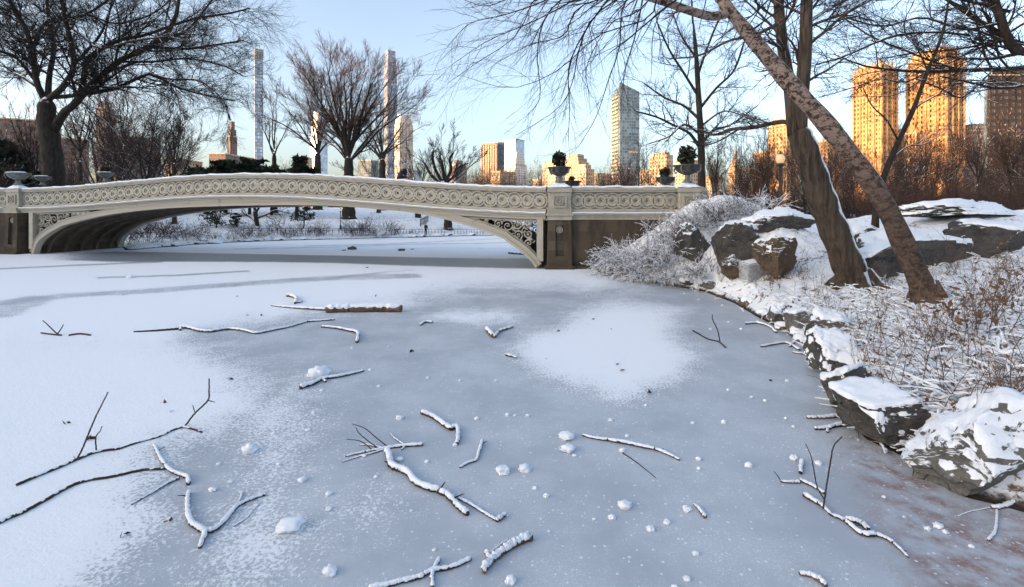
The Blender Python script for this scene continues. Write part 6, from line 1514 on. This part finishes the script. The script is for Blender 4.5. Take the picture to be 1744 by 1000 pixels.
#@@PEOPLE
# ------------------------------------------------------------------ people, lamps, fences
M['coat'] = m_plain("dark_coat", (0.012, 0.014, 0.022), .8); M['hat'] = m_plain("grey_knit_hat", (0.30, 0.30, 0.33), .9); M['skin'] = m_plain("skin", (0.42, 0.26, 0.19), .5); M['trousers'] = m_plain("dark_trousers", (0.012, 0.012, 0.016), .8); M['shoe'] = m_plain("black_boots", (0.01, 0.01, 0.01), .6)
def person(label, loc, rz, lean=0.0, stride=.12, hat=True, arms=((.12, .95), (.1, .95)), scale=1.0):
    t = thing("person", label, "person", loc, rz, None, scale)
    def fig(parts, name, mat, parent, vox):
        mb = MB()
        for kind, a in parts:
            if kind == 't': mb.tubes(resample(np.array(a[0], float), 10), np.interp(np.linspace(0, 1, 10), np.linspace(0, 1, len(a[1])), a[1]), 12)
            else: mb.blob(a[0], a[1], 3, 0, 1)
        o = mb.build(name, mat, parent, True); m = o.modifiers.new("remesh", 'REMESH'); m.mode = 'VOXEL'; m.voxel_size = vox; m.use_smooth_shade = True
        sm = o.modifiers.new("smooth", 'SMOOTH'); sm.iterations = 4; sm.factor = .5
        return o
    y = lean; hd = (0, -y * 1.15 - .02, 1.62)
    body = [('b', (hd, (.075, .095, .115))), ('b', ((0, hd[1] - .10, 1.615), (.016, .022, .024))), ('t', ([(0, -y, 1.40), (0, hd[1] + .01, 1.56)], [.055, .05]))]
    for sx in (-1, 1):
        body.append(('b', ((sx * .078, hd[1] + .01, 1.62), (.012, .022, .03))))
        hx = arms[0 if sx < 0 else 1]; hp = np.array([sx * .24, -y * .7 - hx[0] - .18, hx[1]])
        body.append(('b', (hp + [0, -.03, -.03], (.035, .025, .045))))
        for f in range(4): body.append(('t', ([hp + [(-.024 + .016 * f), -.04, -.06], hp + [(-.024 + .016 * f), -.05, -.10], hp + [(-.024 + .016 * f), -.035, -.13 - .008 * (f in (1, 2))]], [.0095, .009, .008])))
        body.append(('t', ([hp + [-sx * .03, -.05, -.02], hp + [-sx * .045, -.075, -.06]], [.011, .009])))
        body.append(('t', ([(sx * .22, -y * .8, 1.2), hp], [.05, .034])))
    body.append(('t', ([(0, 0, .95), (0, -y, 1.40)], [.10, .09])))
    for sx in (-1, 1): body.append(('t', ([(sx * .09, 0, .95), (sx * .10, sx * stride * .6, .5), (sx * .10, sx * stride, .08)], [.075, .05, .04]))); body.append(('t', ([(sx * .20, -y * .95, 1.38), (sx * .08, -y, 1.38)], [.05, .05]))); body.append(('t', ([(sx * .20, -y * .95, 1.38), (sx * .22, -y * .8, 1.2)], [.05, .05])))
    b = fig(body, "body", M['skin'], t, .011)
    coat = [('t', ([(0, .01, .78), (0, 0, 1.0), (0, -y * .6, 1.25), (0, -y, 1.43), (0, -y, 1.50)], [.19, .175, .19, .15, .08])), ('t', ([(-.19, -y * .95, 1.39), (.19, -y * .95, 1.39)], [.085, .085]))]
    for sx in (-1, 1):
        hx = arms[0 if sx < 0 else 1]; coat.append(('t', ([(sx * .20, -y * .95, 1.38), (sx * .26, -y * .75 - .02, 1.15), (sx * .245, -y * .7 - hx[0] - .15, hx[1] + .03)], [.085, .07, .052])))
    fig(coat, "coat", M['coat'], t, .02)
    fig([z for sx in (-1, 1) for z in (('t', ([(sx * .08, 0, .98), (sx * .10, sx * stride * .6 - .02, .5), (sx * .10, sx * stride, .06)], [.115, .08, .06])),)] + [('t', ([(-.08, 0, .96), (.08, 0, .96)], [.12, .12]))], "trousers", M['trousers'], t, .02)
    for sx in (-1, 1): fig([('b', ((sx * .10, sx * stride - .05, .05), (.05, .14, .055)))], "boot", M['shoe'], t, .015)
    fig([('b', ((0, hd[1] + .012, 1.685), (.092, .11, .085))), ('t', ([(0, hd[1] + .06, 1.60), (0, hd[1] + .03, 1.70)], [.075, .09]))], "hat" if hat else "hair", M['hat'] if hat else M['trousers'], t, .015)
    return t
pw = to_bridge(690, 330); q = warp(np.array([[pw[0] - .80, 1.1, -.86]]))[0]
person("person in dark coat and grey hat walking stooped over the bridge, seen above the rail", q, math.radians(80), .22, .2, True, ((.15, 1.0), (.1, 1.0)))
g = ground_at(725, 400); person("lone person in black standing on the far shore beneath the arch", g, math.radians(160), .05, .05, False, ((.05, .85), (.05, .85)), .62 + .0)

def lamp(label, base, h, lit=False):
    t = thing("street_lamp", label, "street lamp", base, 0, "park lamp posts", h / 4.0)
    mb = MB(); mb.lathe([(0, 0), (.24, 0), (.24, .12), (.19, .2), (.17, .55), (.20, .6), (.20, .68), (.11, .78), (.085, 1.0), (.075, 2.2), (.06, 3.1), (.09, 3.16), (.09, 3.22), (.05, 3.26), (0, 3.26)], (0, 0, 0), 14); mb.build("post", M['iron'], t, True)
    mb = MB(); mb.lathe([(0, 3.26), (.10, 3.28), (.19, 3.42), (.17, 3.45), (0, 3.45)], (0, 0, 0), 14); mb.build("lamp_cradle", M['iron'], t, True)
    mb = MB(); mb.lathe([(0.0, 3.451), (.14, 3.451), (.215, 3.66), (.20, 3.80), (.12, 3.92), (0, 3.93)], (0, 0, 0), 16); g_ = mb.build("globe", M['lamp_glass'], t, True)
    mb = MB(); mb.lathe([(.0, 3.93), (.13, 3.925), (.11, 3.97), (.04, 4.0), (.02, 4.12), (0, 4.13)], (0, 0, 0), 12); mb.build("finial", M['iron'], t, True)
    return t
t_ = NT("lamp_globe"); t_.b.inputs["Emission Color"].default_value = (1.0, .62, .30, 1); t_.b.inputs["Emission Strength"].default_value = .10; M['lamp_glass'] = t_.done((.46, .34, .22), .4, .4)
D = 25.0; x = (1329 - CX) / F * D; lamp("tall black lamp post with a warm globe between the bridge end and the leaning trunk", (x, D, gz(x, D) - .1), (346 - 214) / F * D)
g = ground_at(580, 391); lamp("small black lamp post on the far bank, seen under the arch", g, 36 / F * g[1])

def fence_run(name, label, pts, h, rails, npost, th=.035, mat='iron'):
    pts = resample(np.array(pts, float), npost); t = thing(name, label, "fence", pts[0])
    rel = pts - pts[0]
    for k in range(npost):
        mb = MB(); p = rel[k]; mb.box((p[0] - th, p[1] - th, p[2] - .1), (p[0] + th, p[1] + th, p[2] + h)); mb.build("post", M[mat], t)
    for r in rails:
        mb = MB(); mb.tubes(rel + [0, 0, h * r], np.full(npost, th * .9), 5); mb.build("rail", M[mat], t)
    return t
fence_run("path_railing", "low dark railing along the far path behind the shrubs", [ground_at(x, 397 + (560 - x) * .005) for x in (415, 470, 520, 560, 600, 640)], .42, (.95, .5), 20, .02)
fence_run("path_railing", "low hooped railing along the far path right of the standing person", [ground_at(x, 398) for x in (672, 700, 730, 760, 790, 815, 850)], .42, (.95, .35), 34, .016)
fence_run("snow_fence", "short run of tilted dark picket fence above the standing person's head", [ground_at(x, y) for x, y in ((716, 386), (729, 378))], .8, (.8, .3), 7, .04)
D = ground_at(822, 399); t = thing("warning_post", "little red topped post on the far path near the arch's right end", "post", D)
mb = MB(); mb.box((-.05, -.05, -.1), (.05, .05, .5)); mb.build("post", m_plain("grey_post", (.4, .4, .42)), t); mb = MB(); mb.box((-.08, -.08, .5), (.08, .08, .8)); mb.build("red_cap", m_plain("red_paint", (.45, .05, .04)), t)
